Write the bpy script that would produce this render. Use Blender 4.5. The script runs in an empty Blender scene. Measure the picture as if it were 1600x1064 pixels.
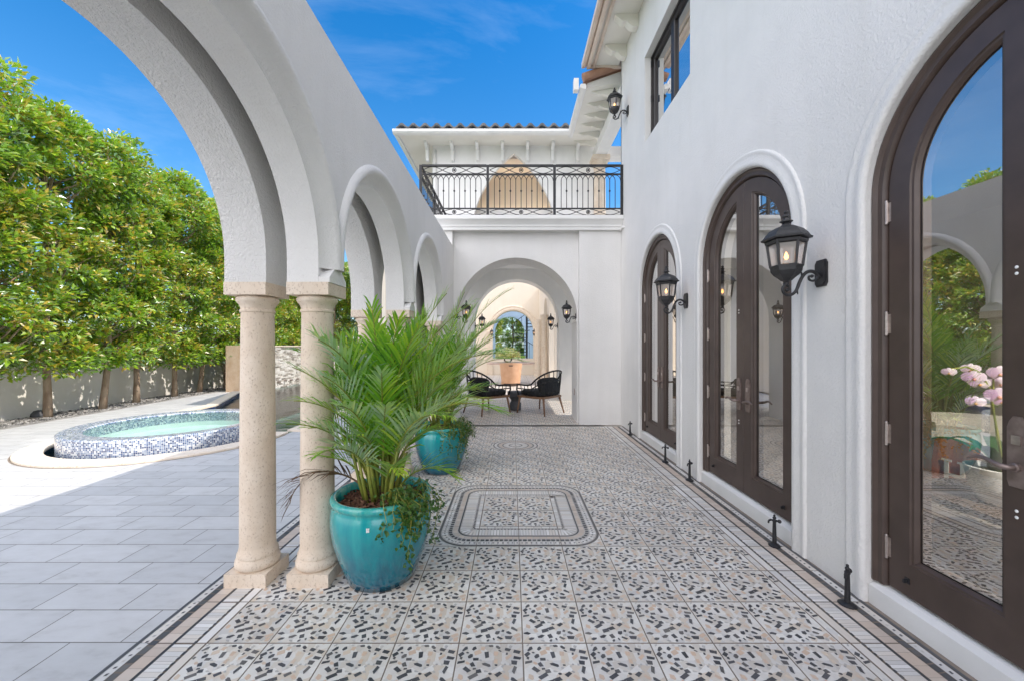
import bpy, bmesh, math, random
from mathutils import Vector, Matrix, noise
PI = math.pi
R = math.radians
C = bpy.context.scene.collection
H = 1.405            # camera height
SUN_TO = Vector((1.0, -0.12, 1.21)).normalized()

# ------------------------------------------------------------------ mesh builder
class MB:
    def __init__(s):
        s.v = []; s.f = []; s.m = []; s.uv = {}
    def add(s, verts, faces, mi=0):
        b = len(s.v)
        s.v += [tuple(p) for p in verts]
        for f in faces:
            s.f.append(tuple(b + i for i in f)); s.m.append(mi)
        return b
    def poly(s, pts, mi=0):
        s.add(pts, [tuple(range(len(pts)))], mi)
    def box(s, x0, x1, y0, y1, z0, z1, mi=0):
        v = [(x0,y0,z0),(x1,y0,z0),(x1,y1,z0),(x0,y1,z0),(x0,y0,z1),(x1,y0,z1),(x1,y1,z1),(x0,y1,z1)]
        s.add(v, [(3,2,1,0),(4,5,6,7),(0,1,5,4),(1,2,6,5),(2,3,7,6),(3,0,4,7)], mi)
    def obox(s, c, size, rot=None, mi=0, taper=1.0):
        hx, hy, hz = [q/2 for q in size]
        pts = []
        for z, t in ((-hz, 1), (hz, taper)):
            for x, y in ((-hx,-hy),(hx,-hy),(hx,hy),(-hx,hy)):
                p = Vector((x*t, y*t, z))
                if rot: p = rot @ p
                pts.append(p + Vector(c))
        s.add(pts, [(3,2,1,0),(4,5,6,7),(0,1,5,4),(1,2,6,5),(2,3,7,6),(3,0,4,7)], mi)
    def prism(s, pts, f, o0, o1, mi=0):
        """2-D outline (a,z) mapped by f(a,z,o), extruded from o0 to o1"""
        n = len(pts)
        A = [f(a, z, o0) for a, z in pts]; B = [f(a, z, o1) for a, z in pts]
        s.add(A + B, [tuple(range(n)), tuple(range(2*n-1, n-1, -1))] + [(i, (i+1) % n, n+(i+1) % n, n+i) for i in range(n)], mi)
    def loft(s, rings, closed=True, cap=False, mi=0):
        n = len(rings[0]); b = len(s.v)
        fs = []
        for k in range(len(rings)-1):
            for i in range(n if closed else n-1):
                j = (i+1) % n
                fs.append((k*n+i, k*n+j, (k+1)*n+j, (k+1)*n+i))
        if cap:
            fs.append(tuple(range(n-1, -1, -1))); fs.append(tuple((len(rings)-1)*n + i for i in range(n)))
        s.add([p for r in rings for p in r], fs, mi)
    def lathe(s, prof, c=(0,0,0), n=24, a0=0.0, a1=2*PI, rot0=0.0, cap=False, mi=0, sx=1.0, sy=1.0):
        full = abs(a1-a0-2*PI) < 1e-6
        k = n if full else n+1
        rings = []
        for r, z in prof:
            rings.append([(c[0]+sx*r*math.cos(rot0+a0+(a1-a0)*i/n), c[1]+sy*r*math.sin(rot0+a0+(a1-a0)*i/n), c[2]+z) for i in range(k)])
        s.loft(rings, closed=full, cap=cap and full, mi=mi)
    def tube(s, pts, r, n=6, mi=0, cap=True, closed=False):
        pts = [Vector(p) for p in pts]
        rs = r if isinstance(r, (list, tuple)) else [r]*len(pts)
        rings = []; up = None
        for i, p in enumerate(pts):
            if closed: t = pts[(i+1) % len(pts)] - pts[i-1]
            else: t = (pts[min(i+1, len(pts)-1)] - pts[max(i-1, 0)])
            if t.length < 1e-9: t = Vector((0,0,1))
            t.normalize()
            if up is None:
                up = Vector((0,0,1)) if abs(t.z) < 0.9 else Vector((1,0,0))
            u = t.cross(up)
            if u.length < 1e-4: u = t.cross(Vector((0.3,1,0.2)))
            u.normalize(); w = u.cross(t).normalized(); up = w
            rings.append([p + (u*math.cos(2*PI*k/n) + w*math.sin(2*PI*k/n))*rs[i] for k in range(n)])
        if closed: rings.append(rings[0])
        s.loft(rings, closed=True, cap=cap and not closed, mi=mi)
    def ball(s, c, r, nu=10, nv=7, mi=0, sc=(1,1,1)):
        prof = []
        rings = []
        for j in range(nv+1):
            t = -PI/2 + PI*j/nv
            rr = max(math.cos(t), 0.02)
            rings.append([(c[0]+sc[0]*r*rr*math.cos(2*PI*i/nu), c[1]+sc[1]*r*rr*math.sin(2*PI*i/nu), c[2]+sc[2]*r*math.sin(t)) for i in range(nu)])
        s.loft(rings, closed=True, cap=True, mi=mi)
    def leaf(s, p, d, up, L, W, fold=0.25, mi=0, curl=0.0):
        d = d.normalized(); sd = d.cross(up)
        if sd.length < 1e-3: sd = d.cross(Vector((0.4, 0.9, 0.1)))
        sd.normalize(); nn = sd.cross(d)
        tip = p + d*L - nn*curl*L
        mid = p + d*L*0.5
        s.add([p, mid + sd*W*0.5 + nn*W*fold, tip, mid - sd*W*0.5 + nn*W*fold], [(0,1,2),(0,2,3)], mi)
    def build(s, name, mats, parent=None, smooth=False, fix=True, autos=None):
        me = bpy.data.meshes.new(name)
        root = parent
        while root is not None and root.parent is not None: root = root.parent
        off = root.location if root is not None else Vector((0,0,0))
        world = getattr(s, 'world', True)
        vs = [(x-off[0], y-off[1], z-off[2]) for x, y, z in s.v] if (root is not None and world) else s.v
        me.from_pydata(vs, [], s.f)
        if not isinstance(mats, (list, tuple)): mats = [mats]
        for m in mats: me.materials.append(m)
        if len(mats) > 1: me.polygons.foreach_set('material_index', s.m)
        if fix:
            bm = bmesh.new(); bm.from_mesh(me)
            bmesh.ops.recalc_face_normals(bm, faces=bm.faces)
            bm.to_mesh(me); bm.free()
        if smooth:
            if autos:
                bm = bmesh.new(); bm.from_mesh(me)
                for e in bm.edges:
                    if len(e.link_faces) == 2 and e.calc_face_angle(0) > R(autos): e.smooth = False
                bm.to_mesh(me); bm.free()
            me.polygons.foreach_set('use_smooth', [True]*len(me.polygons))
        me.update()
        o = bpy.data.objects.new(name, me); C.objects.link(o)
        if parent is not None: o.parent = parent
        return o

def local():
    m = MB(); m.world = False; return m
def thing(name, label, cat, loc=(0,0,0), rz=0.0, group=None, sc=1.0):
    o = bpy.data.objects.new(name, None); C.objects.link(o)
    o.empty_display_size = 0.1
    o.location = loc; o.rotation_euler = (0,0,rz); o.scale = (sc,sc,sc)
    return tag(o, label, cat, group)
def tag(o, label, cat, group=None, kind=None):
    o['label'] = label; o['category'] = cat
    if group: o['group'] = group
    if kind: o['kind'] = kind
    return o
def struct(o, kind='structure', label=None, cat=None):
    o['kind'] = kind
    if label: o['label'] = label
    if cat: o['category'] = cat
    return o
def copy_tree(o, parent=None):
    c = o.copy(); C.objects.link(c)
    if parent is not None: c.parent = parent
    for ch in [q for q in list(o.children)]: copy_tree(ch, c)
    return c

# ------------------------------------------------------------------ materials
def nmat(name):
    m = bpy.data.materials.new(name); m.use_nodes = True
    nt = m.node_tree
    return m, nt, nt.nodes['Principled BSDF']
def N(nt, t, **kw):
    n = nt.nodes.new(t)
    for k, v in kw.items(): setattr(n, k, v)
    return n
def ramp(nt, stops, interp='LINEAR'):
    r = N(nt, 'ShaderNodeValToRGB'); cr = r.color_ramp; cr.interpolation = interp
    while len(cr.elements) < len(stops): cr.elements.new(0.5)
    for e, (p, c) in zip(cr.elements, stops):
        e.position = p; e.color = (c[0], c[1], c[2], 1)
    return r
def coords(nt, scale=None):
    tc = N(nt, 'ShaderNodeTexCoord'); out = tc.outputs['Object']
    if scale:
        mp = N(nt, 'ShaderNodeMapping'); mp.inputs['Scale'].default_value = scale
        nt.links.new(out, mp.inputs['Vector']); out = mp.outputs['Vector']
    return out
def bump(nt, bsdf, h, strength, dist=0.01):
    b = N(nt, 'ShaderNodeBump'); b.inputs['Strength'].default_value = strength; b.inputs['Distance'].default_value = dist
    nt.links.new(h, b.inputs['Height']); nt.links.new(b.outputs['Normal'], bsdf.inputs['Normal'])
def mk(name, c1, c2=None, ns=4.0, rough=0.5, bmp=0.0, bs=60.0, bd=0.01, metal=0.0, spec=0.5, coat=0.0, lo=0.35, hi=0.65, stretch=None, detail=5):
    m, nt, b = nmat(name)
    b.inputs['Roughness'].default_value = rough; b.inputs['Metallic'].default_value = metal
    b.inputs['Specular IOR Level'].default_value = spec; b.inputs['Coat Weight'].default_value = coat
    b.inputs['Coat Roughness'].default_value = 0.06
    b.inputs['Base Color'].default_value = (*c1, 1)
    if c2 or bmp:
        vec = coords(nt, stretch)
    if c2:
        t = N(nt, 'ShaderNodeTexNoise'); t.inputs['Scale'].default_value = ns; t.inputs['Detail'].default_value = detail
        nt.links.new(vec, t.inputs['Vector'])
        r = ramp(nt, [(lo, c1), (hi, c2)])
        nt.links.new(t.outputs['Fac'], r.inputs['Fac']); nt.links.new(r.outputs['Color'], b.inputs['Base Color'])
    if bmp:
        t2 = N(nt, 'ShaderNodeTexNoise'); t2.inputs['Scale'].default_value = bs; t2.inputs['Detail'].default_value = 4
        nt.links.new(vec, t2.inputs['Vector']); bump(nt, b, t2.outputs['Fac'], bmp, bd)
    return m
def leafmat(name, cols, trans=0.35, gloss=0.12, rough=0.35, drift=1.6):
    m = bpy.data.materials.new(name); m.use_nodes = True; nt = m.node_tree; nt.nodes.clear()
    g = N(nt, 'ShaderNodeNewGeometry')
    r = ramp(nt, [(i/(len(cols)-1), c) for i, c in enumerate(cols)])
    nz = N(nt, 'ShaderNodeTexNoise'); nz.inputs['Scale'].default_value = drift; nz.inputs['Detail'].default_value = 3; nt.links.new(coords(nt), nz.inputs['Vector'])
    m1 = N(nt, 'ShaderNodeMath', operation='MULTIPLY_ADD'); m1.inputs[1].default_value = 1.7; m1.inputs[2].default_value = -0.58; nt.links.new(nz.outputs['Fac'], m1.inputs[0])
    m2 = N(nt, 'ShaderNodeMath', operation='MULTIPLY_ADD', use_clamp=True); m2.inputs[1].default_value = 0.85; nt.links.new(g.outputs['Random Per Island'], m2.inputs[0]); nt.links.new(m1.outputs[0], m2.inputs[2])
    nt.links.new(m2.outputs[0], r.inputs['Fac'])
    d = N(nt, 'ShaderNodeBsdfDiffuse'); t = N(nt, 'ShaderNodeBsdfTranslucent'); gl = N(nt, 'ShaderNodeBsdfGlossy')
    gl.inputs['Roughness'].default_value = rough; gl.inputs['Color'].default_value = (0.9,0.95,1,1)
    mul = N(nt, 'ShaderNodeMixRGB', blend_type='MULTIPLY'); mul.inputs['Fac'].default_value = 1; mul.inputs['Color2'].default_value = (1.5,1.7,0.7,1)
    nt.links.new(r.outputs['Color'], mul.inputs['Color1'])
    nt.links.new(r.outputs['Color'], d.inputs['Color']); nt.links.new(mul.outputs['Color'], t.inputs['Color'])
    a = N(nt, 'ShaderNodeMixShader'); a.inputs['Fac'].default_value = trans
    nt.links.new(d.outputs[0], a.inputs[1]); nt.links.new(t.outputs[0], a.inputs[2])
    f = N(nt, 'ShaderNodeFresnel'); f.inputs['IOR'].default_value = 1.4
    mm = N(nt, 'ShaderNodeMath', operation='MULTIPLY_ADD'); mm.inputs[1].default_value = 0.35; mm.inputs[2].default_value = gloss*0.3
    nt.links.new(f.outputs[0], mm.inputs[0])
    c = N(nt, 'ShaderNodeMixShader'); nt.links.new(mm.outputs[0], c.inputs['Fac'])
    nt.links.new(a.outputs[0], c.inputs[1]); nt.links.new(gl.outputs[0], c.inputs[2])
    o = N(nt, 'ShaderNodeOutputMaterial'); nt.links.new(c.outputs[0], o.inputs['Surface'])
    return m
def glassmat(name, tint, ior=1.5, gain=1.0, add=0.0, rough=0.0, wave=0.0, wscale=6.0):
    m = bpy.data.materials.new(name); m.use_nodes = True; nt = m.node_tree; nt.nodes.clear()
    t = N(nt, 'ShaderNodeBsdfTransparent'); t.inputs['Color'].default_value = (*tint, 1)
    g = N(nt, 'ShaderNodeBsdfGlossy'); g.inputs['Roughness'].default_value = rough
    f = N(nt, 'ShaderNodeFresnel'); f.inputs['IOR'].default_value = ior
    ma = N(nt, 'ShaderNodeMath', operation='MULTIPLY_ADD', use_clamp=True); ma.inputs[1].default_value = gain; ma.inputs[2].default_value = add
    nt.links.new(f.outputs[0], ma.inputs[0])
    x = N(nt, 'ShaderNodeMixShader'); nt.links.new(ma.outputs[0], x.inputs['Fac'])
    nt.links.new(t.outputs[0], x.inputs[1]); nt.links.new(g.outputs[0], x.inputs[2])
    if wave:
        w = N(nt, 'ShaderNodeTexNoise'); w.inputs['Scale'].default_value = wscale; w.inputs['Detail'].default_value = 3
        nt.links.new(coords(nt), w.inputs['Vector'])
        b = N(nt, 'ShaderNodeBump'); b.inputs['Strength'].default_value = wave; b.inputs['Distance'].default_value = 0.02
        nt.links.new(w.outputs['Fac'], b.inputs['Height'])
        nt.links.new(b.outputs['Normal'], g.inputs['Normal']); nt.links.new(b.outputs['Normal'], f.inputs['Normal'])
    o = N(nt, 'ShaderNodeOutputMaterial'); nt.links.new(x.outputs[0], o.inputs['Surface'])
    return m
def emis(name, col, s):
    m = bpy.data.materials.new(name); m.use_nodes = True; nt = m.node_tree
    b = nt.nodes['Principled BSDF']; b.inputs['Emission Color'].default_value = (*col, 1); b.inputs['Emission Strength'].default_value = s
    b.inputs['Base Color'].default_value = (*col, 1)
    return m

def stucco(name, c1, c2, strength=0.55):
    m, nt, b = nmat(name); vec = coords(nt)
    b.inputs['Roughness'].default_value = 0.85; b.inputs['Specular IOR Level'].default_value = 0.2
    t = N(nt, 'ShaderNodeTexNoise'); t.inputs['Scale'].default_value = 0.9; t.inputs['Detail'].default_value = 6; t.inputs['Roughness'].default_value = 0.6
    nt.links.new(vec, t.inputs['Vector'])
    r = ramp(nt, [(0.3, c1), (0.7, c2)]); nt.links.new(t.outputs['Fac'], r.inputs['Fac'])
    nt.links.new(r.outputs['Color'], b.inputs['Base Color'])
    a = N(nt, 'ShaderNodeTexNoise'); a.inputs['Scale'].default_value = 60; a.inputs['Detail'].default_value = 5; a.inputs['Roughness'].default_value = 0.65
    nt.links.new(vec, a.inputs['Vector'])
    v = N(nt, 'ShaderNodeTexNoise'); v.inputs['Scale'].default_value = 95; v.inputs['Detail'].default_value = 2
    nt.links.new(vec, v.inputs['Vector'])
    ad = N(nt, 'ShaderNodeMath', operation='MULTIPLY_ADD'); ad.inputs[1].default_value = 0.5
    nt.links.new(v.outputs['Fac'], ad.inputs[0]); nt.links.new(a.outputs['Fac'], ad.inputs[2])
    sk = N(nt, 'ShaderNodeTexNoise'); sk.inputs['Scale'].default_value = 2.2; sk.inputs['Detail'].default_value = 5; nt.links.new(coords(nt, (3,3,0.22)), sk.inputs['Vector'])
    skr = ramp(nt, [(0.28,(0.975,0.972,0.965)),(0.50,(1,1,1))]); nt.links.new(sk.outputs['Fac'], skr.inputs['Fac'])
    mu = N(nt, 'ShaderNodeMixRGB', blend_type='MULTIPLY'); mu.inputs['Fac'].default_value = 1
    nt.links.new(r.outputs['Color'], mu.inputs['Color1']); nt.links.new(skr.outputs['Color'], mu.inputs['Color2']); nt.links.new(mu.outputs['Color'], b.inputs['Base Color'])
    bump(nt, b, ad.outputs[0], strength, 0.018)
    return m
STUCCO = stucco('white_stucco', (0.70,0.69,0.67), (0.79,0.775,0.75), 0.38)
STUCCO_R = stucco('rough_white_stucco', (0.68,0.67,0.65), (0.77,0.755,0.73), 0.7)
CREAM = stucco('cream_stucco', (0.77,0.69,0.58), (0.81,0.74,0.64), 0.25)
PEACH = stucco('peach_stucco', (0.82,0.71,0.58), (0.85,0.75,0.63), 0.2)
FENCE = stucco('garden_wall_stucco', (0.80,0.77,0.71), (0.84,0.81,0.76), 0.3)
TRIM = mk('white_trim_paint', (0.74,0.73,0.71), (0.80,0.79,0.77), ns=3, rough=0.55, bmp=0.08, bs=40)
SOFFIT = mk('soffit_paint', (0.72,0.69,0.62), (0.78,0.755,0.69), ns=2, rough=0.6)
BEIGE = mk('beige_eave_paint', (0.66,0.53,0.44), (0.74,0.64,0.55), ns=2, rough=0.6)
BRONZE = mk('bronze_door_paint', (0.060,0.040,0.032), (0.076,0.052,0.042), ns=7, rough=0.36, bmp=0.03, bs=180, spec=0.5)
BEAD = mk('dark_glazing_bead', (0.018,0.014,0.013), rough=0.4)
IRON = mk('black_iron', (0.012,0.012,0.014), (0.022,0.022,0.025), ns=30, rough=0.5, bmp=0.12, bs=120)
CAST = mk('cast_lantern_iron', (0.017,0.017,0.019), (0.03,0.03,0.032), ns=20, rough=0.45, bmp=0.2, bs=90)
NICKEL = mk('aged_nickel', (0.42,0.36,0.33), (0.55,0.48,0.44), ns=40, rough=0.38, metal=0.9)
PLATE = mk('aged_bronze_plate', (0.20,0.15,0.13), (0.28,0.22,0.20), ns=25, rough=0.42, metal=0.6)
WHITEPL = mk('white_plastic', (0.8,0.8,0.78), rough=0.4)
DECKSTONE = None
def stone(name, c1, c2, cd, bmpv=0.6, pit=55.0, streak=(1,1,0.35)):
    m, nt, b = nmat(name); vec = coords(nt, streak)
    b.inputs['Roughness'].default_value = 0.75; b.inputs['Specular IOR Level'].default_value = 0.25
    t = N(nt, 'ShaderNodeTexNoise'); t.inputs['Scale'].default_value = 9; t.inputs['Detail'].default_value = 7; t.inputs['Roughness'].default_value = 0.65
    nt.links.new(vec, t.inputs['Vector'])
    r = ramp(nt, [(0.32, c1), (0.68, c2)]); nt.links.new(t.outputs['Fac'], r.inputs['Fac'])
    p = N(nt, 'ShaderNodeTexNoise'); p.inputs['Scale'].default_value = pit; p.inputs['Detail'].default_value = 3; p.inputs['Roughness'].default_value = 0.6
    nt.links.new(vec, p.inputs['Vector'])
    pr = ramp(nt, [(0.33, (0,0,0)), (0.42, (1,1,1))]); nt.links.new(p.outputs['Fac'], pr.inputs['Fac'])
    mx = N(nt, 'ShaderNodeMixRGB'); mx.inputs['Color1'].default_value = (*cd, 1)
    nt.links.new(pr.outputs['Color'], mx.inputs['Fac']); nt.links.new(r.outputs['Color'], mx.inputs['Color2'])
    nt.links.new(mx.outputs['Color'], b.inputs['Base Color'])
    bump(nt, b, pr.outputs['Color'], bmpv, 0.006)
    return m
TRAV = stone('travertine', (0.66,0.54,0.42), (0.76,0.66,0.545), (0.52,0.415,0.32), 0.45, 120.0, (1,1,0.6))
TRAV2 = stone('peach_travertine', (0.62,0.43,0.28), (0.74,0.58,0.43), (0.45,0.30,0.2), 0.5, 100.0, (1,1,0.6))
COPING = stone('shell_stone_coping', (0.70,0.60,0.49), (0.80,0.72,0.61), (0.6,0.48,0.36), 0.2, 30, (1,1,1))

def tilemat():
    m, nt, b = nmat('terrazzo_tile'); vec = coords(nt)
    b.inputs['Roughness'].default_value = 0.42; b.inputs['Specular IOR Level'].default_value = 0.4
    sx = N(nt, 'ShaderNodeSeparateXYZ'); nt.links.new(vec, sx.inputs[0])
    outs = []
    for ax, off in (('X', 0.05), ('Y', 0.058)):
        a = N(nt, 'ShaderNodeMath', operation='SUBTRACT'); a.inputs[1].default_value = off - 30.0
        nt.links.new(sx.outputs[ax], a.inputs[0])
        q = N(nt, 'ShaderNodeMath', operation='MODULO'); q.inputs[1].default_value = 0.3
        nt.links.new(a.outputs[0], q.inputs[0]); outs.append(q.outputs[0])
    cx = N(nt, 'ShaderNodeCombineXYZ'); nt.links.new(outs[0], cx.inputs[0]); nt.links.new(outs[1], cx.inputs[1])
    v = N(nt, 'ShaderNodeTexVoronoi', voronoi_dimensions='2D'); v.inputs['Scale'].default_value = 30; v.inputs['Randomness'].default_value = 1
    nt.links.new(cx.outputs[0], v.inputs['Vector'])
    sp = N(nt, 'ShaderNodeSeparateColor'); nt.links.new(v.outputs['Color'], sp.inputs[0])
    r = ramp(nt, [(0.0,(0.74,0.70,0.65)),(0.16,(0.68,0.635,0.58)),(0.30,(0.78,0.755,0.72)),(0.5,(0.69,0.675,0.66)),(0.62,(0.82,0.80,0.77)),(0.80,(0.71,0.63,0.54)),(0.9,(0.76,0.74,0.71))], 'CONSTANT')
    nt.links.new(sp.outputs[0], r.inputs['Fac'])
    t = N(nt, 'ShaderNodeTexNoise'); t.inputs['Scale'].default_value = 3; t.inputs['Detail'].default_value = 6
    nt.links.new(vec, t.inputs['Vector'])
    dr = ramp(nt, [(0.3,(0.90,0.89,0.87)),(0.65,(1,1,1))]); nt.links.new(t.outputs['Fac'], dr.inputs['Fac'])
    ix = []
    for ax, off in (('X', 0.05), ('Y', 0.058)):
        a = N(nt, 'ShaderNodeMath', operation='MULTIPLY_ADD'); a.inputs[1].default_value = 1/0.3; a.inputs[2].default_value = -off/0.3 + 100
        nt.links.new(sx.outputs[ax], a.inputs[0]); fl_ = N(nt, 'ShaderNodeMath', operation='FLOOR'); nt.links.new(a.outputs[0], fl_.inputs[0]); ix.append(fl_.outputs[0])
    ci = N(nt, 'ShaderNodeCombineXYZ'); nt.links.new(ix[0], ci.inputs[0]); nt.links.new(ix[1], ci.inputs[1])
    wn = N(nt, 'ShaderNodeTexWhiteNoise', noise_dimensions='2D'); nt.links.new(ci.outputs[0], wn.inputs['Vector'])
    wr = ramp(nt, [(0,(0.87,0.86,0.85)),(1,(1.0,0.995,0.98))]); nt.links.new(wn.outputs['Value'], wr.inputs['Fac'])
    m0 = N(nt, 'ShaderNodeMixRGB', blend_type='MULTIPLY'); m0.inputs['Fac'].default_value = 1
    nt.links.new(wr.outputs['Color'], m0.inputs['Color1']); nt.links.new(dr.outputs['Color'], m0.inputs['Color2'])
    mx = N(nt, 'ShaderNodeMixRGB', blend_type='MULTIPLY'); mx.inputs['Fac'].default_value = 1
    nt.links.new(r.outputs['Color'], mx.inputs['Color1']); nt.links.new(m0.outputs['Color'], mx.inputs['Color2'])
    nt.links.new(mx.outputs['Color'], b.inputs['Base Color'])
    rr_ = N(nt, 'ShaderNodeMapRange'); rr_.inputs['To Min'].default_value = 0.30; rr_.inputs['To Max'].default_value = 0.5; nt.links.new(t.outputs['Fac'], rr_.inputs['Value']); nt.links.new(rr_.outputs[0], b.inputs['Roughness'])
    return m
TILE = tilemat()
def islandmat(name, cols, rough=0.45):
    m, nt, b = nmat(name); b.inputs['Roughness'].default_value = rough
    g = N(nt, 'ShaderNodeNewGeometry'); r = ramp(nt, [(i/(len(cols)-1), c) for i, c in enumerate(cols)])
    nt.links.new(g.outputs['Random Per Island'], r.inputs['Fac']); nt.links.new(r.outputs['Color'], b.inputs['Base Color'])
    return m
CHIP_D = islandmat('charcoal_chip', [(0.048,0.050,0.056),(0.10,0.10,0.107),(0.07,0.07,0.075),(0.17,0.16,0.15)])
CHIP_T = islandmat('tan_chip', [(0.66,0.49,0.36),(0.62,0.47,0.36),(0.68,0.57,0.45)])
CHIP_G = islandmat('grey_chip', [(0.46,0.45,0.44),(0.55,0.52,0.48),(0.40,0.385,0.37)])
CHIP_L = islandmat('pale_mosaic', [(0.72,0.70,0.66),(0.62,0.60,0.58),(0.68,0.62,0.55),(0.78,0.76,0.74)])
CHIP_B = islandmat('beige_mosaic', [(0.60,0.49,0.40),(0.55,0.46,0.39),(0.64,0.55,0.47)])
GROUT = mk('brown_grout', (0.20,0.165,0.13), (0.27,0.22,0.18), ns=5, rough=0.9)

def deckmat():
    m, nt, b = nmat('pool_deck_paver'); vec = coords(nt)
    mp = N(nt, 'ShaderNodeMapping'); mp.inputs['Location'].default_value = (1.857+0.47*8, -2.095+0.23*40, 0)
    nt.links.new(vec, mp.inputs['Vector'])
    br = N(nt, 'ShaderNodeTexBrick'); br.offset = 0.5; br.inputs['Scale'].default_value = 1
    br.inputs['Brick Width'].default_value = 0.47; br.inputs['Row Height'].default_value = 0.23
    br.inputs['Mortar Size'].default_value = 0.003; br.inputs['Mortar Smooth'].default_value = 0.1
    br.inputs['Color1'].default_value = (0.52,0.525,0.53,1); br.inputs['Color2'].default_value = (0.60,0.60,0.60,1); br.inputs['Mortar'].default_value = (0.17,0.16,0.15,1)
    nt.links.new(mp.outputs['Vector'], br.inputs['Vector'])
    t = N(nt, 'ShaderNodeTexNoise'); t.inputs['Scale'].default_value = 5; t.inputs['Detail'].default_value = 7; t.inputs['Roughness'].default_value = 0.65
    s2 = coords(nt, (1,2.2,1)); nt.links.new(s2, t.inputs['Vector'])
    dr = ramp(nt, [(0.28,(0.80,0.79,0.78)),(0.45,(0.94,0.935,0.93)),(0.65,(1,1,1))]); nt.links.new(t.outputs['Fac'], dr.inputs['Fac'])
    mx = N(nt, 'ShaderNodeMixRGB', blend_type='MULTIPLY'); mx.inputs['Fac'].default_value = 1
    nt.links.new(br.outputs['Color'], mx.inputs['Color1']); nt.links.new(dr.outputs['Color'], mx.inputs['Color2'])
    nt.links.new(mx.outputs['Color'], b.inputs['Base Color'])
    b.inputs['Roughness'].default_value = 0.6
    iv = N(nt, 'ShaderNodeMath', operation='SUBTRACT'); iv.inputs[0].default_value = 1
    nt.links.new(br.outputs['Fac'], iv.inputs[1]); bump(nt, b, iv.outputs[0], 0.5, 0.004)
    return m
DECK = deckmat()
def mosaicmat(name, cyl=True, size=0.021, centre=(0,0)):
    m, nt, b = nmat(name); vec = coords(nt)
    b.inputs['Roughness'].default_value = 0.12
    sx = N(nt, 'ShaderNodeSeparateXYZ'); nt.links.new(vec, sx.inputs[0])
    at = N(nt, 'ShaderNodeMath', operation='ARCTAN2'); nt.links.new(sx.outputs['Y'], at.inputs[0]); nt.links.new(sx.outputs['X'], at.inputs[1])
    sc = N(nt, 'ShaderNodeMath', operation='MULTIPLY'); sc.inputs[1].default_value = 1.26/size; nt.links.new(at.outputs[0], sc.inputs[0])
    ln = N(nt, 'ShaderNodeVectorMath', operation='LENGTH')
    fl = N(nt, 'ShaderNodeCombineXYZ'); nt.links.new(sx.outputs['X'], fl.inputs[0]); nt.links.new(sx.outputs['Y'], fl.inputs[1])
    nt.links.new(fl.outputs[0], ln.inputs[0])
    sub = N(nt, 'ShaderNodeMath', operation='SUBTRACT'); nt.links.new(sx.outputs['Z'], sub.inputs[0]); nt.links.new(ln.outputs['Value'], sub.inputs[1])
    hz = N(nt, 'ShaderNodeMath', operation='MULTIPLY'); hz.inputs[1].default_value = 1/size; nt.links.new(sub.outputs[0], hz.inputs[0])
    cells = []; fr = []
    for o in (sc, hz):
        f = N(nt, 'ShaderNodeMath', operation='FLOOR'); nt.links.new(o.outputs[0], f.inputs[0]); cells.append(f)
        g = N(nt, 'ShaderNodeMath', operation='FRACT'); nt.links.new(o.outputs[0], g.inputs[0]); fr.append(g)
    cx = N(nt, 'ShaderNodeCombineXYZ'); nt.links.new(cells[0].outputs[0], cx.inputs[0]); nt.links.new(cells[1].outputs[0], cx.inputs[1])
    wn = N(nt, 'ShaderNodeTexWhiteNoise', noise_dimensions='2D'); nt.links.new(cx.outputs[0], wn.inputs['Vector'])
    r = ramp(nt, [(0,(0.04,0.07,0.17)),(0.20,(0.08,0.14,0.29)),(0.38,(0.20,0.27,0.40)),(0.55,(0.62,0.65,0.68)),(0.80,(0.32,0.39,0.49))], 'CONSTANT')
    nt.links.new(wn.outputs['Value'], r.inputs['Fac'])
    edge = []
    for g in fr:
        q = N(nt, 'ShaderNodeMath', operation='LESS_THAN'); q.inputs[1].default_value = 0.13; nt.links.new(g.outputs[0], q.inputs[0]); edge.append(q)
    mxm = N(nt, 'ShaderNodeMath', operation='MAXIMUM'); nt.links.new(edge[0].outputs[0], mxm.inputs[0]); nt.links.new(edge[1].outputs[0], mxm.inputs[1])
    mx = N(nt, 'ShaderNodeMixRGB'); nt.links.new(mxm.outputs[0], mx.inputs['Fac']); nt.links.new(r.outputs['Color'], mx.inputs['Color1']); mx.inputs['Color2'].default_value = (0.72,0.73,0.74,1)
    nt.links.new(mx.outputs['Color'], b.inputs['Base Color'])
    return m
MOSAIC = mosaicmat('blue_glass_mosaic')
SPAIN = mk('spa_plaster', (0.66,0.74,0.72), (0.76,0.82,0.80), ns=6, rough=0.6)
SPADEEP = mk('spa_floor_plaster', (0.26,0.52,0.52), (0.36,0.60,0.59), ns=6, rough=0.6)
POOLIN = mk('pool_plaster', (0.17,0.24,0.24), (0.24,0.30,0.28), ns=4, rough=0.6)
POOLTILE = mk('pool_waterline_tile', (0.03,0.07,0.22), (0.10,0.17,0.38), ns=60, rough=0.2)
WATER = glassmat('pool_water', (0.60,0.80,0.79), 1.33, 1.0, 0.02, 0.0, 0.7, 4.0)
SPAWATER = glassmat('spa_water', (0.82,0.95,0.93), 1.33, 0.75, 0.0, 0.0, 0.5, 5.0)
GLASS = glassmat('door_glass', (0.93,0.95,0.94), 1.52, 1.4, 0.52)
WGLASS = glassmat('window_glass', (0.22,0.25,0.30), 1.52, 1.5, 0.70)
CLEAR = glassmat('clear_vase_glass', (0.93,0.96,0.95), 1.45, 1.0, 0.02)
def frost():
    m, nt, b = nmat('seeded_lantern_glass')
    b.inputs['Base Color'].default_value = (0.85,0.80,0.74,1); b.inputs['Roughness'].default_value = 0.15
    b.inputs['Alpha'].default_value = 0.32
    return m
LGLASS = frost()
FLAME = emis('candle_flame', (1.0,0.40,0.09), 4)
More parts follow.
